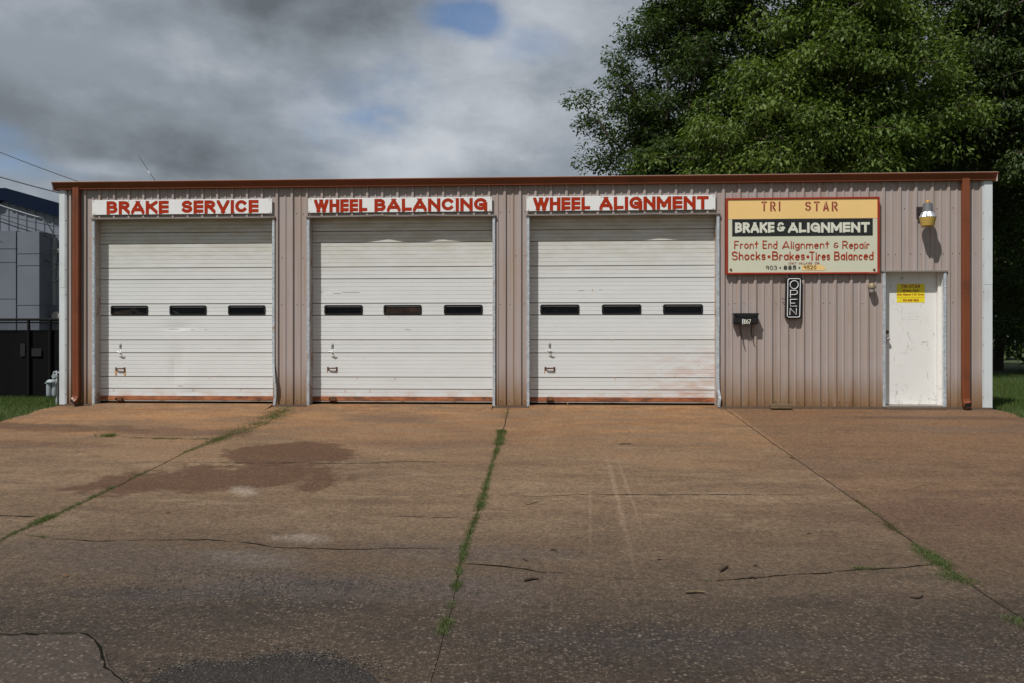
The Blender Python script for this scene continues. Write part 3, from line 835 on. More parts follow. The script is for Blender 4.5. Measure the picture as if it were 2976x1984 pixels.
# dark fasteners along the girt lines
mb.m(1)
rg = random.Random(4)
for zz in (.11, P(2700, 881).z, 2.55, 3.30):
    for k, (x, y) in enumerate(PP):
        pass
    x = XL + .2
    while x < XR - .2:
        kx = RIB0 + round((x-RIB0)/PER)*PER
        for dx in (.055, PER*.5 + .03):
            xx = kx + dx + rg.uniform(-.006, .006)
            if rg.random() < .6 and not any(o[0]-.04 < xx < o[1]+.04 and zz < o[2]+.05 for o in opens) and XL+.1 < xx < XR-.1:
                mb.lathe((xx, py(xx), zz + rg.uniform(-.008, .008)), [(.0075, .0), (.0075, -.005), (.003, -.008)], 6, 'y')
        x += PER
fw = mb.build('wall', [M['wall'], M['rustm']], shop)
# other walls, floor edge
def ribbed(name, p0, p1, z0, z1f, mat, parent, per=.27, depth=.025, out=Vector((0,-1,0))):
    mb = MB(); d = Vector(p1) - Vector(p0); L = d.length; d.normalize(); pts = []
    k = 0
    while k*per < L:
        for u, o in ((0,0),(per-.06,0),(per-.045,depth),(per-.015,depth)):
            if k*per+u < L: pts.append((k*per+u, o))
        k += 1
    pts.append((L, 0))
    for (a, oa), (b, ob) in zip(pts, pts[1:]):
        A = Vector(p0) + d*a + out*oa; B = Vector(p0) + d*b + out*ob
        mb.face([(A.x, A.y, z0), (B.x, B.y, z0), (B.x, B.y, z1f(b/L)), (A.x, A.y, z1f(a/L))])
    return mb.build(name, mat, parent)
RS = .055
ribbed('wall', (XL, .05, 0), (XL, DEPTH, 0), .03, lambda t: EAVE + RS*t*DEPTH, M['wall'], shop, out=Vector((-1,0,0)))
ribbed('wall', (XR, .05, 0), (XR, DEPTH, 0), .03, lambda t: EAVE + RS*t*DEPTH, M['wall'], shop, out=Vector((1,0,0)))
ribbed('wall', (XL, DEPTH, 0), (XR, DEPTH, 0), .03, lambda t: EAVE + RS*DEPTH, M['wall'], shop, out=Vector((0,1,0)))
mb = MB()
M['found'] = simple('foundation_concrete', (.12, .082, .058), .9, var=.3, scale=7, bmp=.4)
fx = XL+.02; sills = []
for a_, b_ in DO:                          # level sills in the door openings, low kerbs under the walls
    mb.box(fx, a_, -.040, DEPTH-.02, -.1, .033); sills.append((a_, b_)); fx = b_
mb.box(fx, ED[0]-.02, -.045, DEPTH-.02, -.1, .033)
mb.box(ED[0]-.02, ED[1]+.02, -.11, DEPTH-.02, -.1, .036)
mb.box(ED[1]+.02, XR-.02, -.045, DEPTH-.02, -.1, .033)
mb.build('foundation', M['found'], shop)
for a_, b_ in sills:
    sec_ = [(-.42, SL*-.42+.0015), (-.2, SL*-.2+.016), (-.03, .034), (.03, .036), (DEPTH-.05, .036), (DEPTH-.05, -.1), (-.42, -.1)]
    mb = MB(); n_ = len(sec_); a2, b2 = a_+.001, b_-.001
    mb.idx([(a2, y, z) for y, z in sec_] + [(b2, y, z) for y, z in sec_], [(i, i+n_, (i+1) % n_+n_, (i+1) % n_) for i in range(n_)] + [list(range(n_)), list(range(2*n_-1, n_-1, -1))])
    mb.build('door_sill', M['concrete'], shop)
# roof sheet with its light edge showing over the gutter
GXL, GXR = PX(149.5, -.13), PX(2903, -.13)
mb = MB()
zr = EAVE + .128
for i in range(60):
    a = GXL + .02 + (GXR-GXL-.04)*i/60; b = GXL + .02 + (GXR-GXL-.04)*(i+1)/60
    mb.face([(a, -.135, zr), (b, -.135, zr), (b, DEPTH+.1, zr+RS*(DEPTH+.2)), (a, DEPTH+.1, zr+RS*(DEPTH+.2))])
    mb.face([(a, -.135, zr-.012), (b, -.135, zr-.012), (b, -.135, zr), (a, -.135, zr)])
for x in (GXL+.02, GXR-.02):
    mb.face([(x, -.135, zr), (x, DEPTH+.1, zr+RS*(DEPTH+.2)), (x, DEPTH+.1, zr+RS*(DEPTH+.2)-.15), (x, -.135, zr-.15)])
mb.build('roof', M['roofw'], shop)
# gutter: ogee profile
prof = [(.0, EAVE+.118), (-.128, EAVE+.128), (-.136, EAVE+.124), (-.136, EAVE+.110), (-.126, EAVE+.098), (-.113, EAVE+.070), (-.109, EAVE+.062), (-.086, EAVE+.022), (-.084, EAVE+.004), (-.0, EAVE+.0)]
mb = MB()
for i in range(len(prof)-1):
    (ya, za), (yb, zb) = prof[i], prof[i+1]
    nseg = 6
    for k in range(nseg):
        a = GXL + (GXR-GXL)*k/nseg; b = GXL + (GXR-GXL)*(k+1)/nseg
        mb.face([(a, ya, za), (b, ya, za), (b, yb, zb), (a, yb, zb)])
for x in (GXL, GXR): mb.face([(x, y, z) for y, z in prof])
for fx in (.2, .45, .68, .86):
    x = GXL + (GXR-GXL)*fx; mb.box(x-.012, x+.012, -.1375, -.10, EAVE+.108, EAVE+.125)
mb.build('gutter', M['brown'], shop)
# corner trims
for (a, b, seam) in ((172.5, 189, 837), (2860, 2884, 828)):
    x0, x1 = PX(a, -.04), PX(b, -.04); zs = P(a, seam, -.04).z
    mb = MB()
    outer = x0 if a < 1000 else x1; inn = x1 if a < 1000 else x0; sgn = 1 if a < 1000 else -1
    for z0, z1, d in ((.02, zs, 0), (zs+.002, EAVE-.002, .002)):
        mb.box(x0, x1, -.044-d, .0, z0, z1)
        mb.box(inn+sgn*.004, inn+sgn*.022, -.037, .0, z0, z1)
        mb.box(outer-.003 if sgn > 0 else outer, outer if sgn > 0 else outer+.003, -.036-d, .12, z0, z1)
    mb.m(1)
    z = .2
    while z < 3.6:
        mb.lathe((inn+sgn*.012, -.037, z), [(.006, 0), (.006, -.006), (.002, -.008)], 6, 'y'); z += .43
    mb.build('corner_trim', [M['trimw'], M['rustm']], shop, bevel=.004)
# downspouts
def downspout(pxa, pxb, left):
    x0, x1 = PX(pxa, -.09), PX(pxb, -.09); y0, y1 = -.115, -.03
    mb = MB(); c = .010; xm = (x0+x1)/2
    def ring(cx, cy, z, sx=1.0, sy=1.0, tilt=0):
        hx, hy = (x1-x0)/2*sx, (y1-y0)/2*sy
        pts = [(-hx+c,-hy),(-c*.6,-hy),(0,-hy+.004),(c*.6,-hy),(hx-c,-hy),(hx,-hy+c),(hx,hy-c),(hx-c,hy),(-hx+c,hy),(-hx,hy-c),(-hx,-hy+c)]
        return [(cx+p[0], cy+p[1], z - tilt*p[1]) for p in pts]
    rings = [ring(xm, -.072, EAVE+.03), ring(xm, -.072, 2.6), ring(xm+(-.002 if left else .0), -.072, 1.2), ring(xm, -.072, .24)]
    n = len(rings[0])
    # the boot turns out at the foot
    d = Vector((-.55, -.84, 0)) if left else Vector((.12, -.99, 0))
    for k, (out, z, tl) in enumerate(((.004, .16, .3), (.03, .105, .9), (.075, .072, 1.6))):
        hx, hy = (x1-x0)/2, (y1-y0)/2
        base = rings[3]
        th = (k+1)/3*R(78)
        rr = []
        side = Vector((-d.y, d.x, 0))
        for (px_, py_, pz_) in base:
            off = Vector((px_-xm, py_+.072, 0)); along = off.dot(d); sd = off.dot(side)
            v = Vector((xm, -.072, z)) + side*sd + d*(out + along*math.cos(th)) + Vector((0,0,1))*(along*math.sin(th))
            rr.append(tuple(v))
        rings.append(rr)
    vs = [p for r_ in rings for p in r_]; fs = []
    for i in range(len(rings)-1):
        for k in range(n): fs.append((i*n+k, i*n+(k+1)%n, (i+1)*n+(k+1)%n, (i+1)*n+k))
    mb.idx(vs, fs); mb.face(rings[0])
    for z in (3.35, 1.9, .55):
        mb.box(x0-.004, x1+.004, -.118, -.03, z, z+.025) if False else None
    mb.m(1); lip = [Vector(p) for p in rings[-1]]; ce = sum(lip, Vector())/n
    mb.face([ce + (p-ce)*.88 + d*(-.004) + Vector((0,0,.002)) for p in lip])
    return mb.build('downspout', [M['brown'], M['dark']], shop)
downspout(211.5, 230.6, True); downspout(2797, 2818, False)

# overhead doors
GD = .16                                  # the doors hang this far behind the front
maj_px = [666.6, 700, 772, 807, 879.5, 915, 987.5, 1023, 1094.5, 1130]
MAJ = [P(1810, y, GD).z for y in maj_px]; BARZ = P(1810, 1153, GD).z; FOOT = .035
step_ = (MAJ[4] - MAJ[5]) / 3.0
win_px = [[(324,429),(495,599),(665,770)], [(944.7,1052.6),(1116.8,1223.8),(1292,1401)], [(1572,1682),(1751,1861.6),(1928.7,2040.7)]]
lock_px = [(350.5, 1004, 1022, 350, 1071), (966.6, 1004, 1022, 966, 1070), (1598, 1002, 1020, 1598, 1070)]
step_px = [349.5, 968, 1598]
WZ1, WZ0 = P(1810, 887.5, GD).z, P(1810, 912.5, GD).z
def rrect(x0, x1, z0, z1, r, n=5):
    out = []
    for cx, cz, a0 in ((x1-r, z1-r, 0), (x0+r, z1-r, 90), (x0+r, z0+r, 180), (x1-r, z0+r, 270)):
        out += [(cx + r*math.cos(R(a0+90*i/n)), cz + r*math.sin(R(a0+90*i/n))) for i in range(n+1)]
    return out
door_lab = ['dented white sectional door under the brake service sign', 'white sectional door under the wheel balancing sign', 'white sectional door with rust on its lower right under the wheel alignment sign']
for di, ((x0, x1), wins, lk, sp) in enumerate(zip(DO, win_px, lock_px, step_px)):
    xa, xb = x0 - .03, x1 + .03
    wx = [(PX(a, GD), PX(b, GD)) for a, b in wins]
    # horizontal profile: shallow grooves, deeper section joints
    zs = sorted(MAJ); gro = []
    prev = BARZ
    for z in zs + [HDR+.12]:
        n = max(1, round((z-prev)/step_))
        for k in range(1, n): gro.append((prev + (z-prev)*k/n, 0))
        gro.append((z, 1)); prev = z
    pts = [(BARZ, 0.0)]
    for z, mj in gro:
        if mj: pts += [(z-.013, -.004), (z-.010, .018), (z-.001, .018), (z+.002, -.001)]
        else: pts += [(z-.009, -.003), (z-.006, .007), (z-.002, .007), (z+.000, .0)]
    pts.append((HDR+.2, 0))
    rg = random.Random(di+7)
    dent = []
    if di == 0: dent = [(P(520,950,GD).x, P(520,950,GD).z, .22, .05, .012), (P(515,1070,GD).x, P(515,1070,GD).z, .10, .28, .02), (P(560,1140,GD).x, P(560,1140,GD).z, .2, .1, .01)]
    if di == 1: dent = [(P(930,850,GD).x, P(930,850,GD).z, .1, .04, .006)]
    nx = 26 if dent else 10
    mb = MB()
    def dy(x, z): return sum(d[4]*math.exp(-((x-d[0])/d[2])**2 - ((z-d[1])/d[3])**2) for d in dent)
    for (za, ya), (zb, yb) in zip(pts, pts[1:]):
        zm = (za+zb)/2
        cuts = sorted(set([xa + (xb-xa)*k/nx for k in range(nx+1)] + ([v for w_ in wx for v in w_])))
        for a, b in zip(cuts, cuts[1:]):
            m_ = (a+b)/2
            if WZ0 < zm < WZ1 and any(p < m_ < q for p, q in wx): continue
            if b-a < 1e-5: continue
            zA, zB = za, zb
            mb.m(1 if (ya > .012 or yb > .012) else 0).face([(a, GD+ya+dy(a,zA), zA), (b, GD+ya+dy(b,zA), zA), (b, GD+yb+dy(b,zB), zB), (a, GD+yb+dy(a,zB), zB)])
    mb.m(2); yq = GD - .0045
    spots = [[(455,1128),(560,1130),(610,1093),(330,1130),(700,1129),(480,1023)], [(1075,1130),(1003,1131),(1338,1130),(1148,1098),(1038,1095),(1130,918)], [(1622,1093),(1788,1095),(1888,1095),(1709,1130),(1888,1130),(1778,988),(1722,843),(1960,1093),(2030,1060),(1650,1165)]][di]
    for (sx_, sy_) in spots:
        c_ = P(sx_, sy_, yq); r_ = rg.uniform(.006, .011); ln = rg.uniform(.015, .06)
        mb.face([(c_.x-r_, yq, c_.z+r_*.6), (c_.x-r_*.5, yq, c_.z-ln), (c_.x+r_*.3, yq, c_.z-ln*.8), (c_.x+r_, yq, c_.z+r_*.6)])
    mb.m(3)
    for (sx_, sy_, l_) in [[(505,956,.10),(560,958,.03),(598,958,.02),(523,1118,.05)], [(1020,850,.16),(980,853,.07),(1185,958,.05),(935,849,.04)], [(1690,845,.05),(1745,842,.03)]][di]:
        c_ = P(sx_, sy_, yq); mb.face([(c_.x-l_, yq, c_.z), (c_.x+l_, yq, c_.z-.003), (c_.x+l_*.9, yq, c_.z-.008), (c_.x-l_*.8, yq, c_.z-.006)])
    gd = mb.build('garage_door', [M['door'], M['groove'], M['ruststain'], M['steel']], shop)
    gd['label'] = door_lab[di]
    # rusty bottom bar and its weather strip
    mb = MB()
    mb.prism([(0,0)]*0 or [(xa, .0955), (xb, .0955), (xb, BARZ-.004), (xa, BARZ-.004)], GD-.012, GD+.03)
    mb.build('bottom_bar', M['rust'], gd)
    mb = MB(); mb.box(xa, xb, GD-.006, GD+.022, .072, .0945)
    mb.build('weather_strip', M['jamb'], gd)
    for wi, (a, b) in enumerate(wx):
        mb = MB(); o = rrect(a-.012, b+.012, WZ0-.012, WZ1+.012, .035); q = rrect(a+.014, b-.014, WZ0+.014, WZ1-.014, .028)
        n = len(o)
        for yy in (GD-.010,):
            for k in range(n):
                k2 = (k+1) % n
                mb.face([(o[k][0], yy, o[k][1]), (o[k2][0], yy, o[k2][1]), (q[k2][0], yy, q[k2][1]), (q[k][0], yy, q[k][1])])
                mb.face([(q[k][0], yy, q[k][1]), (q[k2][0], yy, q[k2][1]), (q[k2][0], GD+.04, q[k2][1]), (q[k][0], GD+.04, q[k][1])])
                mb.face([(o[k][0], yy, o[k][1]), (o[k2][0], yy, o[k2][1]), (o[k2][0], GD+.02, o[k2][1]), (o[k][0], GD+.02, o[k][1])])
        mb.m(1)
        boarded = (di == 1 and wi == 1)
        yy = GD+.004 if boarded else GD+.014
        mb.face([(p[0], yy, p[1]) for p in q])
        wo = mb.build('window', [M['black'], M['woodd'] if boarded else M['glass']], gd)
        if boarded: wo['label'] = 'window boarded over with dark wood'
    # lock plate, tee handle, lift handle, foot step
    px_, y1, y2, hx, hy = lk
    c = P(px_, y1, GD); mb = MB()
    mb.prism([(c.x-.022, c.z-.045), (c.x+.022, c.z-.045), (c.x+.020, c.z+.010), (c.x+.012, c.z+.045), (c.x-.012, c.z+.045), (c.x-.020, c.z+.010)], GD-.004, GD-.0005)
    mb.lathe((c.x, GD-.004, c.z+.022), [(.014, 0), (.014, -.012), (.009, -.014)], 12, 'y')
    mb.build('lock_plate', M['steel'], gd)
    c = P(px_, y2, GD); mb = MB()
    mb.tube([(c.x, GD, c.z), (c.x, GD-.05, c.z)], .009, 8)
    mb.tube([(c.x-.05, GD-.05, c.z+.012), (c.x, GD-.056, c.z), (c.x+.05, GD-.05, c.z-.006)], [.007, .011, .007], 8)
    mb.lathe((c.x, GD, c.z), [(.026, 0), (.026, -.006), (.016, -.010)], 14, 'y')
    mb.build('tee_handle', M['steel'], gd)
    c = P(hx, hy, GD); mb = MB(); h = .078
    for s_ in (-1, 1):
        mb.box(c.x+s_*h-.014, c.x+s_*h+.014, GD-.006, GD, c.z-.03, c.z+.034)
        mb.tube([(c.x+s_*h, GD-.004, c.z+.012), (c.x+s_*(h-.01), GD-.03, c.z+.014)], .010, 8)
    mb.tube([(c.x-h+.01, GD-.03, c.z+.016), (c.x-h*.5, GD-.036, c.z+.010), (c.x+h*.5, GD-.036, c.z+.010), (c.x+h-.01, GD-.03, c.z+.016)], .012, 8)
    mb.build('lift_handle', M['rustm'], gd)
    for s_ in (-1, 1):                    # rust runs below the handle
        mb = MB()
        for k in range(3 if di == 0 else 1):
            xx = c.x + s_*h + (k-1)*.012; ln = (.10 if di == 0 else .05)*rg.uniform(.6, 1.1)
            mb.face([(xx-.010, GD-.0062-.0002*k, c.z-.03), (xx+.010, GD-.0062-.0002*k, c.z-.03), (xx+.003, GD-.0062-.0002*k, c.z-.03-ln), (xx-.004, GD-.0062-.0002*k, c.z-.03-ln)])
        mb.build('rust_run', M['ruststain'], gd)
    c = P(sp, 1159, GD); mb = MB()
    mb.box(c.x-.058, c.x+.058, GD-.02, GD-.0125, c.z-.045, c.z+.045)
    mb.box(c.x-.058, c.x+.058, GD-.07, GD-.0205, c.z-.012, c.z-.004)
    mb.box(c.x-.058, c.x-.050, GD-.07, GD-.0205, c.z-.004, c.z+.03); mb.box(c.x+.050, c.x+.058, GD-.07, GD-.0205, c.z-.004, c.z+.03)
    mb.build('foot_step', M['rustm'], gd)
    # jambs, galvanised edge strips and the drip cap
    mb = MB()
    mb.box(x0-.09, x0, .012, GD-.004, FOOT+.005, HDR+.03); mb.build('door_jamb', M['jamb'], shop); mb = MB()
    mb.box(x1, x1+.09, .012, GD-.004, FOOT+.005, HDR+.03); mb.build('door_jamb', M['jamb'], shop); mb = MB()
    mb.box(x0, x1, .012, GD-.006, HDR+.012, HDR+.10)
    mb.build('door_head', M['jamb'], shop)
    for s_, xe in ((-1, x0), (1, x1)):
        mb = MB(); N = 22; wdt = .042
        prev = None
        for k in range(N+1):
            z = .02 + (HDR-.02)*k/N
            bend = 0; tw = 0
            if di == 0 and s_ == 1:
                bend = .045*math.exp(-((z-.30)/.28)**2); tw = .05*math.exp(-((z-.45)/.25)**2)
            if di == 2 and s_ == 1 and z < .35: bend = .03*math.exp(-((z-.12)/.1)**2); tw = .035*math.exp(-((z-.15)/.1)**2)
            if di == 1 and s_ == -1 and z < .6: tw = .02*math.exp(-((z-.3)/.2)**2)
            jx = rg.uniform(-.002, .002)
            row = [(xe+s_*0.0+bend+jx, .02, z), (xe+bend+jx, -.039-tw*.7, z), (xe+s_*wdt+bend+jx, -.041-tw, z), (xe+s_*(wdt+.003)+bend*.5, -.0, z)]
            if prev:
                for i in range(3): mb.face([prev[i], prev[i+1], row[i+1], row[i]])
            prev = row
        mb.build('door_trim', M['galv'], shop)
    mb = MB(); N = 40; prev = None
    for k in range(N+1):
        x = x0-.055 + (x1-x0+.11)*k/N; u = k/N
        bz = 0; by = 0
        if di == 1:
            f = math.exp(-abs((u-.38)/.09)) + .9*math.exp(-abs((u-.66)/.08)); dn = math.exp(-((u-.52)/.10)**2)
            bz = .022*f - .004*dn; by = .014*dn + .010*math.exp(-((u-.18)/.1)**2) + .010*math.exp(-((u-.85)/.09)**2) - .016*f
        if di == 2: bz = .010*math.exp(-((u-.65)/.06)**2); by = -.012*math.exp(-((u-.66)/.07)**2)
        row = [(x, -.002, HDR+.040), (x, -.040-by*.5, HDR+.034+bz), (x, -.058-by, HDR+.028+bz), (x, -.060-by, HDR+.004+bz), (x, .03, HDR-.002)]
        if prev:
            for i in range(4): mb.face([prev[i], prev[i+1], row[i+1], row[i]])
        prev = row
    mb.build('drip_cap', M['greywall2'] if 'greywall2' in M else simple('drip_cap_metal', (.20, .175, .155), .5, metal=.2, c2=(.15, .10, .07), lo=.55, hi=.72), shop)

# entry door with its frame
ed = DEPY = .13
mb = MB(); mb.box(ED[0]-.02, ED[1]-.045, ed, ed+.045, .062, EDZ+.02)
rg = random.Random(33); mb.m(1); q_ = [0]
D5 = lambda x, y: P(2560+.2677*x, 780+.2677*y, ed)
def scuff(xa, ya, xb, yb, w_=.004, brk=.0):
    a_, b_ = D5(xa, ya), D5(xb, yb); n = max(1, int((b_-a_).length/.02))
    for i in range(n):
        if rg.random() < brk: continue
        p_, q2_ = a_.lerp(b_, i/n), a_.lerp(b_, (i+1)/n); d_ = (q2_-p_).normalized(); nn = Vector((-d_.z, 0, d_.x))*w_*rg.uniform(.3, 1.2)
        q_[0] += 1; yy = ed-.0006-.00008*(q_[0] % 9)
        mb.face([(v_.x, yy, v_.z) for v_ in (p_-nn, q2_-nn, q2_+nn, p_+nn)])
for a_ in ((212,400,240,440,.004,.1), (226,440,228,560,.004,.3), (240,553,405,556,.006,.25), (400,505,407,560,.005,.2), (392,378,395,470,.003,.5), (425,395,435,436,.005,0), (245,490,400,488,.0018,.3), (285,524,395,524,.0018,.3),
    (290,690,300,730,.007,.2), (300,735,345,825,.006,.35), (336,790,350,830,.006,.3), (435,797,515,797,.007,.3), (437,815,512,815,.006,.35), (440,832,512,830,.005,.4), (225,908,260,908,.004,.1), (270,900,298,920,.005,.3), (338,905,352,920,.004,.2),
    (178,740,275,722,.0018,.3), (132,446,182,455,.0018,.2), (222,790,262,830,.003,.5), (545,890,600,905,.003,.4), (205,1048,235,1048,.003,.2), (110,1230,118,1240,.004,0), (120,1310,140,1350,.006,.4), (232,1300,262,1352,.006,.4), (278,1255,298,1330,.006,.4),
    (500,1110,515,1210,.006,.5), (535,1150,565,1170,.006,.4), (540,1180,620,1190,.005,.5), (600,1262,620,1330,.010,.3), (500,1400,610,1430,.006,.45), (500,1340,520,1420,.004,.5), (575,1340,590,1400,.004,.5), (235,650,245,695,.003,.4), (355,690,368,694,.004,0), (210,590,216,606,.004,0)): scuff(*a_)
e_o = mb.build('entry_door', [M['entry'], simple('grey_scuff', (.50, .495, .475), .7, var=.25, scale=30)], shop, bevel=.003); e_o['label'] = 'scuffed white personnel door with yellow sticker'
kx, k1, k2 = P(2578, 966, ed), P(2578, 966, ed), P(2578, 986.5, ed)
mb = MB(); mb.lathe((k1.x, ed, k1.z), [(.032, 0), (.032, -.008), (.024, -.018), (.010, -.020)], 18, 'y'); mb.build('deadbolt', simple('tarnished_brass', (.16, .115, .07), .4, metal=.6), e_o)
mb = MB(); mb.lathe((k2.x, ed, k2.z), [(.033, 0), (.033, -.006), (.016, -.010), (.014, -.030), (.028, -.042), (.031, -.056), (.024, -.068), (.008, -.072)], 20, 'y'); mb.build('doorknob', M['chrome'], e_o)
mb = MB()
mb.box(ED[0]-.055, ED[0]-.001, .012, ed+.06, .04, EDZ+.02); mb.box(ED[1]-.044, ED[1]+.055, .075, ed+.06, .04, EDZ+.02)
mb.box(ED[1]+.0, ED[1]+.055, .012, .0745, .04, EDZ+.02)
mb.box(ED[0]-.055, ED[1]+.055, .012, ed-.003, EDZ+.021, EDZ+.09)
mb.build('door_jamb', M['entry'], shop)
for s_, xe in ((-1, ED[0]), (1, ED[1])):
    mb = MB(); mb.box(min(xe, xe+s_*.045), max(xe, xe+s_*.045), -.040, .011, .038, EDZ+.004); mb.build('door_trim', M['galv'], shop, bevel=.003)
mb = MB(); mb.prism([(ED[0]-.06, EDZ+.006), (ED[1]+.06, EDZ+.006), (ED[1]+.06, EDZ+.038), (ED[0]-.06, EDZ+.038)], -.05, .011)
mb.build('drip_cap', simple('door_drip_cap', (.22, .19, .175), .5, metal=.15), shop, bevel=.004)
mb = MB(); mb.box(ED[0]-.0, ED[1]-.0, -.02, ed+.05, .037, .058); mb.build('threshold', M['steel'], shop)
# dark room behind the doors so that the windows look into shadow
mb = MB(); mb.box(XL+.1, XR-.1, GD+.35, DEPTH-.15, .04, EAVE-.05)
zt = .05
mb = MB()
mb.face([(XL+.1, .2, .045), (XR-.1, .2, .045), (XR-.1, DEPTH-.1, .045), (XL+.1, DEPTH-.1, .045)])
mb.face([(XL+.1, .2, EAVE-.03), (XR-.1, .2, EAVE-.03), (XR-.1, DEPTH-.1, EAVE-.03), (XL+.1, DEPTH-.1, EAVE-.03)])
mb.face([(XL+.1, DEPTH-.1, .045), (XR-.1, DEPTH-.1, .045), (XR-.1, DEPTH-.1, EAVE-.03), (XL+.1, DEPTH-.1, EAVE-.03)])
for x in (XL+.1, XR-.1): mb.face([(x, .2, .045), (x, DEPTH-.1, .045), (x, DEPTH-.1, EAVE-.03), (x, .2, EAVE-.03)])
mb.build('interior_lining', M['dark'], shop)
# things seen through the first door's glass
a, b = P(326, 905, GD+.09), P(380, 897, GD+.09)
mb = MB(); mb.obox(((a.x+b.x)/2+.03, GD+.065, 1.56), (1, .1, .10), .17, .02, .085); o = mb.build('cardboard_box', M['junk'], None, .004)
tag(o, 'brown box piled behind the left window of the brake service door', 'box')
a = P(405, 905, GD+.12); mb = MB(); mb.obox((a.x, GD+.13, a.z-.03), (1, .1, -.55), .17, .02, .03); tag(mb.build('board', M['jamb'], None, .003), 'grey board leaning behind the right part of the first door window', 'board')
a = P(515, 908, GD+.1); mb = MB(); mb.obox((a.x, GD+.11, a.z-.02), (1, .1, -.62), .20, .015, .018); tag(mb.build('metal_bar', M['steel'], None, .002), 'grey metal bar slanting behind the middle window of the first door', 'bar')

# ------------------------------------------------------------------ signs over the doors
def long_sign(px0, px1, pt0, pt1, pb0, label, words, lets):
    Y = -.046
    x0, x1 = PX(px0, Y), PX(px1, Y); zt = (P(px0, pt0, Y).z + P(px1, pt1, Y).z)/2; zb = P(px0, pb0, Y).z
    root = empty('door_sign', ((x0+x1)/2, -.03, zb), label, 'sign', 'white signs over the overhead doors')
    mb = MB(); mb.box(x0, x1, Y, -.0275, zb, zt); mb.build('board', M['signw'], root, bevel=.003)
    H = zt-zb; L = None; edge = simple('dark_letter_edge', (.10, .022, .012), .6)
    for (t, a, b, seed) in words:
        L = Letters(Y-.0014); L2 = Letters(Y-.0004)
        xa, xb = PX(a, Y), PX(b, Y); z0, z1 = zb+H*.085, zt-H*.085; wd = H*.215
        L2.word(t, xa-.0025, xb+.0025, z0-.0025, z1+.0025, wd+.005, gap=.078)
        L.word(t, xa, xb, z0, z1, wd, gap=.08)
        lo = L.mb.build('lettering', M['red'], root); L2.mb.build('letter_outline', edge, lo)
    rg = random.Random(int(px0))
    for k in range(6):
        x = x0+.04+(x1-x0-.08)*k/5
        for z in (zt-.02, zb+.02):
            mb = MB(); mb.lathe((x+rg.uniform(-.02,.02), Y, z), [(.007, 0), (.007, -.0045), (.003, -.006)], 8, 'y'); mb.build('screw', M['rustm'], root)
    return root
long_sign(267.6, 790.5, 583.7, 577.5, 625.5, 'white sign lettered BRAKE SERVICE in red over the left door', [('BRAKE', 310, 490, 1), ('SERVICE', 528, 751, 2)], None)
long_sign(895.4, 1430, 577.3, 573, 619.5, 'white sign lettered WHEEL BALANCING in red over the middle door', [('WHEEL', 913, 1067, 3), ('BALANCING', 1088.5, 1416, 4)], None)
long_sign(1530, 2079.5, 571.5, 567.5, 614.5, 'white sign lettered WHEEL ALIGNMENT in red over the right door', [('WHEEL', 1550, 1715, 5), ('ALIGNMENT', 1742, 2059, 6)], None)

# the large painted board
Y = -.075
S8 = lambda x, y: P(2100+.2041*x, 560+.2041*y, Y)
a, b = S8(48, 83), S8(2235, 1158)
root = empty('shop_sign', ((a.x+b.x)/2, -.03, b.z), 'large cream and yellow painted shop board with red border reading BRAKE & ALIGNMENT', 'sign')
mb = MB(); mb.box(a.x+.008, b.x-.008, Y+.006, -.0275, b.z+.008, a.z-.008); mb.build('board', M['cream'], root)
mb = MB(); ia, ib = S8(75, 106), S8(2205, 1134)
mb.box(a.x, ia.x, Y-.008, -.028, b.z, a.z); mb.box(ib.x, b.x, Y-.008, -.028, b.z, a.z)
mb.box(ia.x, ib.x, Y-.008, -.028, ib.z-(ib.z-b.z), ib.z); mb.box(ia.x, ib.x, Y-.008, -.028, ia.z, a.z)
mb.build('border', M['redb'], root, bevel=.003)
yb = S8(0, 382).z
L = Letters(Y+.003); L.rect(ia.x, ib.x, yb, ia.z)
q = [S8(1128,1040), S8(1200,1030), S8(1420,1034), S8(1475,1085), S8(1440,1110), S8(1135,1110)]
L.mb.face([(p.x, Y+.003, p.z) for p in q])
L.mb.build('yellow_band', M['yellow'], root)
k0, k1 = S8(137, 386), S8(2140, 613)
L = Letters(Y+.003); L.rect(k0.x, k1.x, k1.z, k0.z); L.mb.build('black_band', M['blackp'], root)
def s8word(L, t, xa, xb, ya, yb_, wd, **kw):
    p, q = S8(xa, yb_), S8(xb, ya); L.word(t, p.x, q.x, p.z, q.z, wd, **kw)
for a_ in (('BRAKE', 178, 737, 425, 570, .040), ('&', 775, 890, 425, 558, .033), ('ALIGNMENT', 932, 2097, 423, 568, .040)):
    L = Letters(Y+.0005); s8word(L, *a_, gap=.075); L.mb.build('white_lettering', M['offw'], root)
if 0: s8word(L, 'BRAKE', 178, 737, 425, 570, .034, gap=.07); s8word(L, '&', 775, 890, 425, 558, .030); s8word(L, 'ALIGNMENT', 932, 2097, 423, 568, .034, gap=.08)
L = Letters(Y+.001)
for ch, xa, xb in (('T',553,632),('R',678,757),('I',800,823),('S',1175,1260),('T',1300,1382),('A',1432,1515),('R',1555,1640)):
    if ch == 'S': L.mb.build('stencil_lettering', M['maroon'], root); L = Letters(Y+.001)
    s8word(L, ch, xa, xb, 130, 264, .026)
L.mb.build('stencil_lettering', M['maroon'], root)
L = Letters(Y+.0000-.0015)          # stencil bridges
for xa, xb, ya, yb_ in ((580,606,150,160),(704,712,128,268),(1212,1220,120,152),(1212,1220,240,270),(1328,1354,150,160),(1466,1473,120,215),(1580,1588,128,268)):
    L = Letters(Y-.0015); p, q2 = S8(xa, yb_), S8(xb, ya); L.rect(p.x, q2.x, p.z, q2.z); L.mb.build('stencil_bridge', M['yellow'], root)
kw = dict(rnd=True, jit=.02)
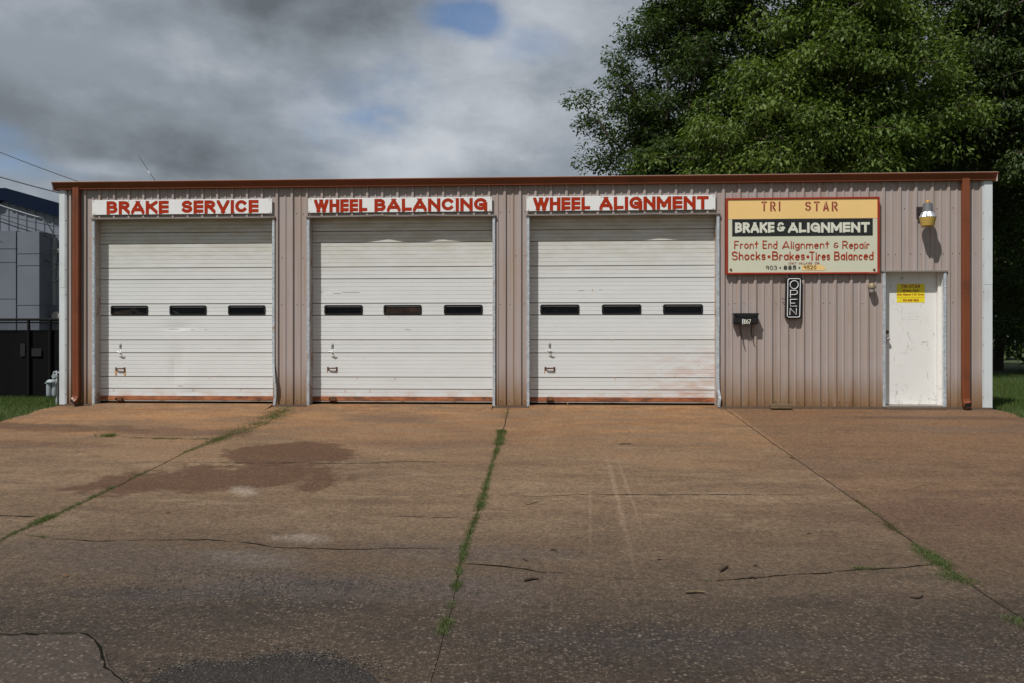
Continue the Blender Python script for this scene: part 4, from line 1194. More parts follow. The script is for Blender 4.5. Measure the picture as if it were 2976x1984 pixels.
for t, xa, xb, sd in (('Front',165,512,1),('End',570,780,2),('Alignment',848,1522,3),('Repair',1705,2095,4)):
    L = Letters(Y+.001); s8word(L, t, xa, xb, 686, 802, .0160, gap=.12, seed=sd, **kw); L.mb.build('red_script', M['red'], root)
L = Letters(Y+.001); s8word(L, '&', 1580, 1655, 712, 790, .0125, rnd=True); L.mb.build('red_script', M['red'], root)
for t, xa, xb, sd in (('Shocks',128,612,5),('Brakes',705,1172,6),('Tires',1235,1530,7),('Balanced',1588,2150,8)):
    L = Letters(Y+.001); s8word(L, t, xa, xb, 838, 966, .0195, gap=.11, seed=sd, **kw); L.mb.build('red_script', M['red'], root)
for x in (660, 1215): L = Letters(Y+.001); p = S8(x, 915); L.dot(p.x, p.z, .024); L.mb.build('red_dot', M['red'], root)
for t_, xa, xb in (('1067', 938, 1045), ('VILLAGE', 1075, 1275), ('DR.', 1312, 1388)):
    L = Letters(Y+.001); s8word(L, t_, xa, xb, 992, 1024, .0058, rnd=True, shear=.15); L.mb.build('address_lettering', M['maroon'], root)
for t_, xa, xb, ya, yb_, wd in (('903', 615, 775, 1042, 1101, .0085), ('885', 868, 1048, 1040, 1099, .0120), ('9520', 1155, 1335, 1040, 1095, .0085)):
    L = Letters(Y-.0005); s8word(L, t_, xa, xb, ya, yb_, wd, rnd=True); L.mb.build('phone_number', M['black'], root)
for x in (820, 1092): L = Letters(Y-.0005); p = S8(x, 1072); L.dot(p.x, p.z, .013); L.mb.build('black_dot', M['black'], root)
for x in (118, 2160):
    p = S8(x, 1100); mb = MB(); mb.lathe((p.x, Y+.006, p.z), [(.021, 0), (.021, -.004), (.012, -.008), (.012, -.016), (.005, -.018)], 14, 'y'); mb.build('bolt', M['rustm'], root)

# neon OPEN sign
Y = -.085
S7 = lambda x, y, YY=Y: P(2100+.2679*x, 780+.2679*y, YY)
c0, c1 = S7(770, 105), S7(770, 550)
root = empty('open_sign', (c0.x, -.04, c1.z), 'tall black sign with white tube letters spelling OPEN hanging under the painted board', 'sign')
p0, p1 = S7(683, 105), S7(858, 550)
mb = MB(); q = rrect(p0.x, p1.x, p1.z, p0.z, .035)
skew = lambda pts: [(x + (z-p1.z)*.018 - .005, z) for x, z in pts]
mb.prism(skew(q), Y, -.03); mb.build('backing', M['black'], root, bevel=.006)
mb = MB()
i0, i1 = S7(703, 117), S7(838, 533)
r = skew(rrect(i0.x, i1.x, i1.z, i0.z, .028)); r.append(r[0])
mb.tube([(x, Y-.012, z) for x, z in r], .0062, 6, False); mb.build('tube_border', M['neon'], root)
mb = MB()
def tb(pts): mb.tube([(p.x + (p.z-p1.z)*.018 - .005, Y-.012, p.z) for p in pts], .0060, 6)
tb([S7(772+44*math.cos(R(k*15)), 182+44*math.sin(R(k*15))) for k in range(25)])
tb([S7(733,320), S7(733,242), S7(790,242), S7(806,252), S7(808,265), S7(802,282), S7(786,288), S7(736,289)])
tb([S7(806,340), S7(734,340), S7(734,414), S7(806,414)]); tb([S7(734,382), S7(784,382)])
tb([S7(731,508), S7(731,436), S7(800,506), S7(800,434)])
mb.build('tube_letters', M['neon'], root)
for x in (722, 826): mb = MB(); mb.tube([S7(x, 120, -.04), S7(x+3, 85, -.04), S7(x, 58, -.04)], .004, 6); mb.build('hanger', M['wire'], root)
mb = MB(); mb.tube([S7(684,332,-.06), S7(668,338,-.05), S7(650,336,-.045), S7(638,325,-.04), S7(655,328,-.035)], .004, 6); mb.build('cord', M['wire'], root)

# mailbox
Y = -.15
p0, p1 = S7(122, 497, Y), S7(388, 607, Y)
root = empty('mailbox', ((p0.x+p1.x)/2, -.03, p1.z), 'black wall mailbox with number 1067 and two curled newspaper hooks', 'mailbox')
mb = MB()
sec = [(-.028, p1.z), (Y+.012, p1.z), (Y, p1.z+.02), (Y, p0.z-.05), (Y+.02, p0.z-.008), (-.028, p0.z)]
mb.idx([(p0.x, y, z) for y, z in sec] + [(p1.x, y, z) for y, z in sec], [list(range(6)), list(range(11, 5, -1))] + [(i, i+6, (i+1)%6+6, (i+1)%6) for i in range(6)])
mb.build('box', M['black'], root, bevel=.005)
mb = MB(); xm = (p0.x+p1.x)/2; fl = [(p0.x-.006, p0.z+.004), (p1.x+.006, p0.z+.004), (p1.x+.006, p0.z-.022), (xm+.09, p0.z-.062), (xm-.09, p0.z-.062), (p0.x-.006, p0.z-.022)]
mb.prism(fl, Y-.008, Y-.001); mb.box(p0.x-.006, p1.x+.006, Y-.008, -.02, p0.z+.004, p0.z+.012); mb.build('lid', M['black'], root, bevel=.003)
mb = MB()
for n_, x in enumerate((224, 248, 271, 294)): p = S7(x, 581, Y); mb.box(p.x-.017, p.x+.017, Y-.004, Y-.0005, p.z-.042, p.z+.042) if n_ < 1 else None
mb.build('number_plate', M['signw'], root)
L = Letters(Y-.0048)
for n_, (ch, x) in enumerate(zip('1067', (224, 247, 270, 294))):
    p = S7(x, 581, Y); hw = .018 if ch != '1' else .006
    if n_ == 0: continue
    L.word(ch, p.x-hw, p.x+hw, p.z-.038, p.z+.038, .0105)
L.mb.build('house_number', M['offw'], root)
L = Letters(Y-.0050); p = S7(224, 581, Y); L.word('1', p.x-.006, p.x+.006, p.z-.038, p.z+.038, .012); L.mb.build('house_number', M['black'], root)
for xs_ in (((186,612),(187,650),(195,700),(206,745),(217,775)), ((318,612),(312,650),(310,700),(318,740),(333,760))):
    mb = MB(); pts = [S7(x, y, -.12 + .06*k/4 if k < 3 else -.10) for k, (x, y) in enumerate(xs_)]
    mb.tube(pts, [.009, .010, .011, .009, .004], 8); mb.build('hook', M['black'], root)

# dusk-to-dawn light
cx = PX(2696, -.22); LY = -.22
Zp = lambda zy: P(2696, 560+.1276*zy, LY).z
root = empty('barn_light', (PX(2680, -.03), -.03, Zp(560)), 'grey barn light with ribbed aluminium collar and amber lens above the white door', 'lamp')
mb = MB(); mb.lathe((cx, LY, 0), [(.030, Zp(242)), (.033, Zp(195)), (.026, Zp(185))], 16); mb.build('photocell', M['ochre'], root)
mb = MB(); mb.lathe((cx, LY, 0), [(.082, Zp(455)), (.084, Zp(440)), (.080, Zp(400)), (.070, Zp(255)), (.050, Zp(240))], 24, sm=False); mb.build('housing', M['housing'], root)
mb = MB(); mb.lathe((cx, LY, 0), [(.131, Zp(578)), (.133, Zp(566)), (.088, Zp(450)), (.070, Zp(446))], 48, flute=-.045, sm=False); mb.build('reflector_collar', M['alu'], root)
mb = MB(); mb.lathe((cx, LY, 0), [(.090, Zp(775)), (.098, Zp(762)), (.112, Zp(680)), (.128, Zp(584)), (.128, Zp(577))], 28, sm=False); mb.build('lens', M['amber'], root)
mb = MB(); bx = PX(2671, -.03)
mb.box(bx-.045, bx+.045, -.045, -.0275, Zp(555), Zp(285)); mb.tube([(bx+.01, -.04, Zp(380)), (cx-.02, LY+.05, Zp(380))], .028, 10); mb.box(bx-.02, bx+.07, -.12, -.0455, Zp(470), Zp(310))
mb.build('bracket', simple('dark_bracket', (.035, .026, .026), .6), root, bevel=.004)

# small jar light by the door
Y = -.09; cx = PX(2534, Y); z1, z0 = P(2534, 820, Y).z, P(2534, 853, Y).z; H = z1-z0
root = empty('jar_light', (cx, -.03, z0), 'small weathered wall light with clear jar beside the white door', 'lamp')
mb = MB(); mb.lathe((cx, Y, z1-H*.5), [(.060, -.012), (.062, .0), (.058, .03), (.044, .058), (.020, .076), (.006, .08)], 18); mb.lathe((cx, -.028, z1-H*.35), [(.05, 0), (.05, -.012), (.035, -.02)], 16, 'y'); mb.box(cx-.02, cx+.02, Y, -.04, z1-H*.45, z1-H*.25)
mb.build('cap', simple('weathered_brass', (.25, .20, .12), .6, metal=.3), root)
mb = MB(); mb.lathe((cx, Y, z0), [(.028, 0.0), (.040, .01), (.044, .05), (.046, H*.5-.013)], 18); mb.build('jar', M['clear'], root)

# yellow sticker on the door
Y = DEPY - .0015
q0, q1 = P(2606, 826, Y), P(2687.5, 880, Y)
root = empty('door_sticker', ((q0.x+q1.x)/2, Y, q1.z), 'yellow business sticker with red printing on the white door', 'sticker')
mb = MB(); mb.box(q0.x, q1.x, Y-.0006, Y, q1.z, q0.z); mb.build('sheet', M['sticker'], root)
def stw(L, t, u0, u1, v0, v1, wd):
    W_, H_ = q1.x-q0.x, q0.z-q1.z
    x = q0.x+W_*u0; words = t.split(' '); n = sum(len(s_)+1 for s_ in words)-1; cw = W_*(u1-u0)/n
    for s_ in words:
        L.word(s_, x, x+cw*len(s_)-cw*.12, q0.z-H_*v1, q0.z-H_*v0, wd, gap=.14); x += cw*(len(s_)+1)
L = Letters(Y-.0012); stw(L, 'TRI-STAR', .15, .84, .04, .22, .011); L.mb.build('heading', M['maroon'], root)
L = Letters(Y-.0012); stw(L, 'Alternator, Starter', .21, .79, .30, .42, .0065); L.mb.build('printing', M['stickred'], root)
L = Letters(Y-.0012); stw(L, 'Brake Alignment & A/C Service', .015, .99, .51, .62, .0065); L.mb.build('printing', M['stickred'], root)
L = Letters(Y-.0012); stw(L, '903-885-9520', .22, .79, .82, .95, .0085); L.mb.build('printing', M['stickred'], root)
L = Letters(Y-.0012); stw(L, '1067 Village Drive', .02, .50, .70, .76, .004); stw(L, 'Sulphur Springs, TX', .53, .97, .70, .76, .004); L.mb.build('address_line', M['stickor'], root)

# wooden block against the wall foot
g0 = G(2242, 1190); g1 = G(2307, 1192)
mb = MB(); mb.obox(((g0.x+g1.x)/2, -.12, .045), (1, -.01, .0), (g1.x-g0.x)/2, .05, .036); 
tag(mb.build('wood_block', M['wood'], None, .006), 'short weathered timber block lying against the foot of the ribbed wall', 'block')

# ------------------------------------------------------------------ gas meter by the left corner
GY = .30
gp = lambda x, y: P(x*.523, 420+y*.523, GY)
b0 = gp(290, 1400)
root = empty('gas_meter', (b0.x, GY, 0), 'grey gas meter with bent riser pipe at the left corner of the shop', 'meter')
c = gp(290, 1350); top = gp(290, 1305).z; bot = gp(290, 1400).z
mb = MB()
for s_ in (-1, 1):
    mb.lathe((c.x+s_*.052, GY, 0), [(.030, bot), (.045, bot+.02), (.050, bot+.05), (.050, top-.09), (.046, top-.06)], 14)
mb.box(c.x-.108, c.x+.108, GY-.05, GY+.05, top-.065, top-.045); mb.lathe((c.x, GY, 0), [(.10, top-.044), (.095, top-.02), (.06, top+.01)], 16)
mb.build('body', M['gas'], root, bevel=.004)
mb = MB(); e1, e2 = gp(300, 1290), gp(300, 1262)
xr = gp(317, 1300).x
mb.tube([(gp(298,1310).x, GY, top-.02), (gp(298,1310).x, GY, e2.z-.03), (gp(302,1262).x, GY, e2.z), (xr-.01, GY, e2.z+.002), (xr, GY, e2.z-.03), (xr, GY, .6), (xr, GY, -.05)], [.018, .018, .020, .020, .022, .022, .022], 10)
mb.tube([(xr, GY, e2.z-.01), (xr+.14, GY, e2.z-.01)], .018, 10)
mb.lathe((xr, GY, 0), [(.030, e2.z-.09), (.030, e2.z-.05)], 10)
mb.build('riser_pipe', M['gas'], root)
mb = MB(); rc = gp(302, 1285); mb.lathe((rc.x, GY-.0, rc.z), [(.034, -.03), (.040, -.01), (.040, .012), (.026, .03)], 14, 'y'); mb.build('regulator', M['gas'], root)

# ------------------------------------------------------------------ neighbour's warehouse, far left
NY = 12.0
np_ = lambda x, y, Y=NY: P(x*.523, 420+y*.523, Y)
pk = np_(30, 300); rr_ = np_(330, 385); slope = (rr_.z-pk.z)/(rr_.x-pk.x)
NXR = PX(420, NY); NXL = pk.x - (NXR-pk.x)
zc = lambda x: pk.z + slope*abs(x-pk.x)
root = empty('warehouse', (pk.x, NY, 0), 'grey metal warehouse with navy blue roof behind the black fence', 'building')
mb = MB(); x = NXL; per = .30
while x < NXR:
    pts = [(x,0),(x+.20,0),(x+.225,-.03),(x+.265,-.03),(min(x+.30, NXR+.01),0)]
    for (a, oa), (b, ob) in zip(pts, pts[1:]):
        mb.face([(a, NY+oa, -.05), (b, NY+ob, -.05), (b, NY+ob, zc(b)), (a, NY+oa, zc(a))])
    x += per
for xx in (NXL, NXR): mb.face([(xx, NY, -.05), (xx, NY+14, -.05), (xx, NY+14, zc(xx)), (xx, NY, zc(xx))])
mb.face([(NXL, NY+14, -.05), (NXR, NY+14, -.05), (NXR, NY+14, zc(NXR)), (pk.x, NY+14, zc(pk.x)), (NXL, NY+14, zc(NXL))])
mb.build('wall', M['greywall'], root)
mb = MB(); th = .42
for sx, xe in ((1, NXR+.3), (-1, NXL-.3)):
    a = pk.x + sx*.12
    pts = [(a, zc(a)-.12), (a, zc(a)+th*.75), (xe, zc(xe)+th*.75), (xe, zc(xe)-.12)]
    mb.prism(pts, NY-.18, NY+14.2)
mb.prism([(pk.x-.118, zc(pk.x)-.10), (pk.x-.118, zc(pk.x)+th*.72), (pk.x+.118, zc(pk.x)+th*.72), (pk.x+.118, zc(pk.x)-.10)], NY-.17, NY+14.1)
mb.build('roof', M['navy'], root)
for (xa, xb, zt_, YY, seams) in ((-260, 88, 484, NY-.75, (580, 655, 858)), (96, 218, 486, NY-.9, (606, 672, 892))):
    mb = MB(); A, B = np_(xa, zt_, YY), np_(xb, zt_, YY)
    prevz = A.z
    for s_ in list(seams) + [None]:
        z0 = np_(xa, s_, YY).z if s_ else -.05
        mb.box(A.x, B.x, YY, NY-.04, z0+.010, prevz)
        if s_: mb.box(A.x-.01, B.x+.01, YY-.012, NY-.05, z0-.010, z0+.010)
        prevz = z0-.010
    mb.build('cladding_panel', M['panelw'], root)
a, b = np_(88, 484, NY-.5), np_(107, 484, NY-.5)
mb = MB(); mb.box(a.x+.02, b.x-.02, NY-.5, NY-.1, a.z-.16, a.z+.02); mb.build('vent_cap', M['trimw'], root)
mb = MB()
A, B = np_(255, 897, NY-.35), np_(345, 897, NY-.35); mb.box(A.x, B.x, NY-.35, NY-.035, -.05, A.z); mb.build('meter_cabinet', M['panelw'], root, .01)
mb = MB(); c = np_(315, 958, NY-.38); mb.lathe((c.x, NY-.351, c.z), [(.16, 0), (.16, -.08), (.12, -.11)], 20, 'y'); mb.build('electric_meter', M['clear'], root)
for x, wd in ((300, .11), (262, .02), (318, .03), (324, .03)):
    mb = MB(); t_, b_ = np_(x, 660 if x != 300 else 520, NY-.15), np_(x, 896, NY-.15); mb.tube([(t_.x, NY-.15, t_.z), (b_.x, NY-.15, b_.z)], wd, 10); mb.build('conduit', M['pipe'], root)
mb = MB(); a = np_(255, 662, NY-.2); b = np_(330, 664, NY-.2); mb.tube([a, b], .03, 8); mb.build('cross_arm', M['pipe'], root)
mb = MB()
for r_, ox in ((.36, 0), (.30, .1), (.42, .05)):
    c = np_(300, 545, NY-.25); mb.tube([(c.x+ox + r_*math.cos(R(t)), NY-.25-.02*ox, c.z + r_*.8*math.sin(R(t))) for t in range(120, 400, 20)], .022, 6)
mb.build('drip_loop', M['wirew'], root); mb = MB()
c = np_(300, 727, NY-.25); mb.tube([(c.x+.14*math.cos(R(t)), NY-.25, c.z+.2*math.sin(R(t))) for t in range(60, 420, 24)], .02, 6)
mb.build('drip_loop', M['wirew'], root)

# cables
def cable(p, q, sag, r, mat, label, n=24):
    mb = MB(); pts = []
    for i in range(n+1):
        u = i/n; v = Vector(p).lerp(Vector(q), u); v.z -= sag*4*u*(1-u); pts.append(v)
    mb.tube(pts, r, 6)
    return tag(mb.build('overhead_cable', mat), label, 'cable', 'overhead cables at the left')
cable(P(-420, 250, 7.0), P(300, 553, 6.0), .15, .009, M['wire'], 'thin black cable crossing the sky, highest of the cables over the roof corner')
cable(P(-420, 370, 6.0), P(190, 566, 3.0), .10, .011, M['wire'], 'thick black cable running down from the sky to the shop corner')
CY = NY-.6
for (x0, y0, x1, y1, r, mt, lb) in ((-300, 225, 212, 405, .030, 'wirew', 'pale service cable sagging past the navy roof edge'),
    (-300, 310, 330, 460, .020, 'wire', 'black cable ending highest on the warehouse wall right side'), (-300, 300, 330, 512, .022, 'wire', 'black cable sloping steeply across the ribbed warehouse wall'),
    (-300, 318, 315, 526, .016, 'wire', 'thin black cable just below the steep one on the warehouse wall'), (-300, 320, 290, 522, .012, 'wire', 'thinnest black cable across the ribbed warehouse wall'),
    (-300, 395, 295, 663, .022, 'wire', 'black cable crossing the pale wall panels down to the cross arm')):
    cable(np_(x0, y0, CY-.3), np_(x1, y1, CY), .05, r*.6, M[mt], lb)
cable(np_(212, 405, CY), np_(298, 500, NY-.2), -.12, .024, M['wirew'], 'pale cable end curving down to the service loops')
# antenna standing behind the roof edge
mb = MB(); a, b = P(402, 452, 3.5), P(470, 556, 3.5)
mb.tube([a, b], [.004, .007], 6); o = mb.build('rod', M['wire'])
mb = MB(); m1, m2 = P(430, 497, 3.5), P(435, 505, 3.5); mb.tube([m1, m2], .012, 8); o2 = mb.build('collar', M['signw'])
root = empty('antenna', b, 'thin leaning whip antenna on the roof edge', 'antenna')
for q in (o, o2): q.parent = root; q.matrix_parent_inverse = Vector_inv(root)

# ------------------------------------------------------------------ black screened fence on the left
FY = 2.2
fz = lambda y: P(60, y, FY).z
FXL, FXR = PX(-500, FY), XL - .02
root = empty('screened_fence', (FXR, FY, 0), 'black chain link fence with dark privacy screen left of the shop', 'fence')
mb = MB(); x = FXL; k = 0
while x < FXR:
    x2 = min(FXR, x+.09); a, b = .008*math.sin(k*.9)+.012*math.sin(k*.23), .008*math.sin((k+1)*.9)+.012*math.sin((k+1)*.23)
    mb.face([(x, FY+a, -.03), (x2, FY+b, -.03), (x2, FY+b, fz(960)), (x, FY+a, fz(960))]); x = x2; k += 1
mb.build('privacy_screen', M['blackmat'], root)
mb = MB()
for y, r in ((930, .026), (938, .016)): mb.tube([(FXL, FY-.04, fz(y)), (FXR, FY-.04, fz(y))], r, 8)
mb.build('rail', M['fenceb'], root)
for pxp in (-200, 88, 150):
    x = PX(pxp, FY); mb = MB(); mb.tube([(x, FY-.05, -.1), (x, FY-.05, fz(932))], .028, 8); mb.build('post', M['fenceb'], root)
mb = MB(); x = PX(-30, FY); zt, zb = fz(938), fz(962); h = zt-zb
while x < FXR-h:
    for d in (-1, 1):
        A, B = Vector((x if d > 0 else x+h, FY-.03, zb)), Vector((x+h if d > 0 else x, FY-.03+.004*d, zt)); s_ = Vector((0, 0, .0045))
        mb.face([A-s_, A+s_, B+s_, B-s_])
    x += .045
mb.build('chain_link', M['fenceb'], root)
for pxp, pyp, w_, h_ in ((66, 1015, .05, .13), (106, 1022, .10, .08)):
    c = P(pxp, pyp, FY-.03); mb = MB(); mb.box(c.x-w_, c.x+w_, FY-.035, FY-.03, c.z-h_, c.z+h_); mb.build('patch', simple('faded_screen_patch', (.010, .010, .011), .9), root)

# ------------------------------------------------------------------ sticks and leaves on the concrete
def stick(pa, pb, r, label, bend=.02, mat='stick', name='stick'):
    a, b = G(*pa), G(*pb); m_ = a.lerp(b, .55) + Vector((0, bend, bend*SL))
    up = Vector((0, 0, r*.9+.004)); mb = MB()
    mb.tube([a+up, a.lerp(m_, .6)+up, m_+up, b+up], [r*.8, r, r, r*.55], 8)
    return tag(mb.build(name, M[mat]), label, 'stick', 'loose sticks on the concrete')
stick((1524,1689), (1567,1685), .012, 'thick dark stick right of the weedy middle joint')
stick((2093,1662), (2115,1648), .012, 'short thick stick lying tilted right of centre', .005)
stick((2175,1681), (2200,1682), .008, 'small brown stick right beside the crack')
stick((1993,1724), (2048,1724), .010, 'long pale brown stick nearest the street', .008, 'wood')
stick((2645,1737), (2682,1731), .007, 'thin crooked twig in the right part of the concrete', -.03)
stick((1600,1598), (1618,1602), .006, 'tiny brown twig ahead of the dark stick')
stick((1520,1623), (1533,1631), .006, 'tiny twig nearest the dark stick', .0)
stick((2295,1329), (2310,1333), .008, 'rust brown scrap lying across the right joint', .02, 'dryleaf')
stick((1800,1290), (1835,1290), .006, 'faint twig on the concrete before the alignment door', .01)
rg = random.Random(12)
for k, (px_, py_, lb) in enumerate(((2195,1645,'curled dry leaf beside the tilted stick'), (2350,1549,'dark dry leaf in the middle of the right slabs'), (1915,1625,'dry leaf between the tyre marks and the long stick'), (486,1490,'dry leaf on the concrete left of the oil stain'), (190,1675,'lone dark leaf near the left edge of the concrete'), (1830,1255,'dry leaf nearest the alignment door'))):
    c = G(px_, py_); mb = MB(); a = rg.uniform(0, 6)
    ax = Vector((math.cos(a), math.sin(a), SL*math.sin(a))); sd = Vector((-ax.y, ax.x, 0))
    s_ = .028; up = Vector((0, 0, 1))
    mb.idx([c-ax*s_+up*.01, c-sd*s_*.45+up*.004, c+up*.016, c+sd*s_*.45+up*.018, c+ax*s_+up*.008], [(0,1,2),(0,2,3),(2,1,4),(3,2,4)])
    tag(mb.build('fallen_leaf', M['dryleaf']), lb, 'leaf', 'dry leaves on the concrete')

# ------------------------------------------------------------------ grass and weeds
def blades(cx, cy, hh, ww, seed, lean=.5):
    r = np.random.default_rng(seed); n = len(cx)
    z = np.array([gz(v) for v in cy]) - .02
    a = r.uniform(0, 2*np.pi, n); la = r.uniform(0, 2*np.pi, n); L = hh*r.uniform(.1, lean, n)
    dx, dy = np.cos(a)*ww/2, np.sin(a)*ww/2
    v = np.empty((n, 3, 3))
    v[:,0] = np.stack([cx-dx, cy-dy, z], 1); v[:,1] = np.stack([cx+dx, cy+dy, z], 1)
    v[:,2] = np.stack([cx+np.cos(la)*L, cy+np.sin(la)*L, z+hh], 1)
    return v.reshape(-1, 3), np.arange(n*3).reshape(-1, 3), r.random((n, 3))
def xat(l, y):
    ys = np.array([p.y for p in l]); xs_ = np.array([p.x for p in l]); o = np.argsort(ys)
    return np.interp(y, ys[o], xs_[o])
r = np.random.default_rng(5)
n = 85000; x = r.uniform(XL-6.5, XL+.6, n); y = r.uniform(-6.5, FY-.1, n)
keep = np.where(y < 0, x < xat(le, y) + r.normal(0, .06, n), x < XL-.05) & (x > XL-6.5)
x, y = x[keep], y[keep]
v, f, t_ = blades(x, y, r.uniform(.035, .085, len(x)), r.uniform(.006, .011, len(x)), 1)
tag(fast_mesh('lawn_grass', v, f, M['grass'], t_, tri=True), 'mown green lawn between the concrete and the black fence', 'grass', kind='stuff')
n = 130000; x = r.uniform(XR-.6, XR+9, n); y = r.triangular(-4.5, -1, 22, n)
keep = np.where(y < 0, x > xat(re, y) + r.normal(0, .06, n), x > XR+.03)
x, y = x[keep], y[keep]
v, f, t_ = blades(x, y, r.uniform(.04, .10, len(x)), r.uniform(.007, .014, len(x)), 2)
tag(fast_mesh('lawn_grass', v, f, M['grass'], t_, tri=True), 'sunlit green lawn beside the right end of the shop running back under the trees', 'grass', kind='stuff')
def weedline(name, segs, mat, label, seed):
    """segs: ((pxa,pya),(pxb,pyb), half width m, height m, blades per metre)"""
    r = np.random.default_rng(seed); X = []; Y_ = []; H = []
    for a, b, hw, h, dens in segs:
        A, B = G(*a), G(*b); L = (B-A).length; n = int(dens*L)+3
        n = int(n*1.5); nc = max(3, int(L/.035)); cu = r.uniform(0, 1, nc); u = np.clip(cu[(r.random(n)**1.4*nc).astype(int)] + r.normal(0, .04/max(L, .1), n), 0, 1)
        w_ = r.normal(0, .5, n)*hw*.72
        X.append(A.x + (B.x-A.x)*u + w_); Y_.append(A.y + (B.y-A.y)*u + r.normal(0, hw*.3, n)); H.append(h*.58*r.uniform(.3, 1.0, n)*np.exp(-(w_/max(hw, .01))**2*.5))
    X, Y_, H = np.concatenate(X), np.concatenate(Y_), np.concatenate(H)
    Y_ = np.minimum(Y_, -.05)
    v, f, t_ = blades(X, Y_, H+.016, r.uniform(.007, .013, len(X)), seed, 1.3)
    return tag(fast_mesh(name, v, f, mat, t_, tri=True), label, 'weeds', kind='stuff')
weedline('joint_weeds', [((835,1182),(812,1198),.34,.05,1000),((808,1200),(780,1218),.38,.06,1300),((772,1222),(735,1238),.24,.05,800),((722,1240),(690,1252),.36,.055,1000),((680,1256),(600,1290),.14,.05,900),((600,1290),(540,1312),.07,.05,600),((540,1312),(500,1332),.03,.03,200),
    ((440,1362),(380,1390),.05,.045,450),((335,1412),(255,1451),.05,.05,600),((255,1451),(190,1482),.045,.05,600),((190,1482),(150,1500),.05,.05,500),((150,1500),(90,1527),.07,.085,1300),((90,1527),(40,1549),.04,.05,600),((40,1549),(0,1570),.03,.05,500),((0,1570),(-90,1612),.03,.05,500)], M['weed'], 'green weeds growing along the left joint of the concrete', 21)
weedline('joint_weeds', [((1478,1185),(1462,1222),.10,.03,220),((1458,1250),(1450,1290),.09,.075,1500),((1450,1290),(1432,1340),.045,.05,800),((1432,1340),(1415,1400),.035,.045,700),((1415,1400),(1404,1440),.05,.055,900),((1404,1440),(1392,1482),.07,.06,1200),
    ((1392,1482),(1375,1520),.03,.045,600),((1375,1520),(1350,1590),.045,.05,900),((1350,1590),(1332,1670),.04,.05,1000),((1332,1685),(1322,1715),.05,.055,1200),((1312,1752),(1306,1772),.03,.05,600),((1303,1795),(1288,1842),.05,.06,1400)], M['weed'], 'green weeds growing along the middle joint of the concrete', 22)
weedline('joint_weeds', [((2515,1475),(2560,1500),.03,.03,500),((2655,1578),(2665,1588),.03,.04,900),((2665,1588),(2745,1645),.13,.05,3200),((2745,1645),(2760,1668),.05,.04,1200),((2756,1670),(2820,1692),.16,.05,3600),((2945,1800),(2990,1815),.13,.05,3000),((2120,1190),(2135,1204),.06,.02,100)], M['weed'], 'low green weeds along the right joint of the concrete', 23)
weedline('dry_weeds', [((2565,1512),(2612,1548),.075,.04,1600),((2490,1452),(2520,1475),.04,.03,600),((1465,1190),(1472,1212),.2,.035,260),((650,1272),(830,1188),.46,.05,620),((600,1290),(680,1258),.2,.045,500),((1385,1505),(1375,1520),.04,.05,600)], M['weedd'], 'dry brownish weeds tangled in the concrete joints', 24)
weedline('crack_weeds', [((2490,1650),(2595,1650),.04,.035,1500),((2445,1660),(2490,1652),.05,.02,400),((2048,1686),(2062,1686),.02,.03,900)], M['weed'], 'flat green weeds filling the long crack on the right', 25)
weedline('crack_weeds', [((385,1271),(420,1272),.05,.045,600),((450,1273),(525,1274),.06,.055,700),((568,1272),(640,1275),.06,.045,400),((400,1342),(440,1342),.04,.03,400),((45,1498),(110,1499),.03,.03,400),((95,1556),(130,1560),.03,.04,500),((180,1565),(200,1566),.025,.03,400)], M['weed'], 'sparse weeds in the short cross cracks left of the middle', 26)
weedline('wall_foot_weeds', [((285,1178),(360,1178),.05,.06,300),((400,1178),(560,1178),.04,.03,90),((600,1178),(800,1180),.05,.035,120),((1430,1182),(1475,1184),.05,.04,300),((1560,1184),(1600,1184),.04,.03,120)], M['weed'], 'thin weeds at the foot of the overhead doors', 27)
# lone tufts
def tuft(px_, py_, rad, h, n, seed, label):
    c = G(px_, py_); r = np.random.default_rng(seed)
    a = r.uniform(0, 2*np.pi, n); d = np.abs(r.normal(0, rad*.5, n))
    v, f, t_ = blades(c.x + d*np.cos(a), c.y + d*np.sin(a)*.6, h*r.uniform(.4, 1.1, n), r.uniform(.007, .012, n), seed, 1.8)
    return tag(fast_mesh('grass_tuft', v, f, M['weed'], t_, tri=True), label, 'weed', 'lone grass tufts on the concrete')
tuft(317, 1266, .17, .08, 260, 41, 'lone grass tuft on the clay stained slab before the left door')
tuft(1203, 1339, .10, .03, 90, 42, 'small flat tuft left of the weedy middle joint, nearer the oil stain')
tuft(1310, 1341, .08, .025, 70, 43, 'small flat tuft close to the weedy middle joint')
tuft(2112, 1287, .09, .025, 60, 44, 'tiny flat tuft before the right end of the alignment door')
tuft(496, 1555, .03, .03, 40, 45, 'tiny green sprout ahead of the long left crack')

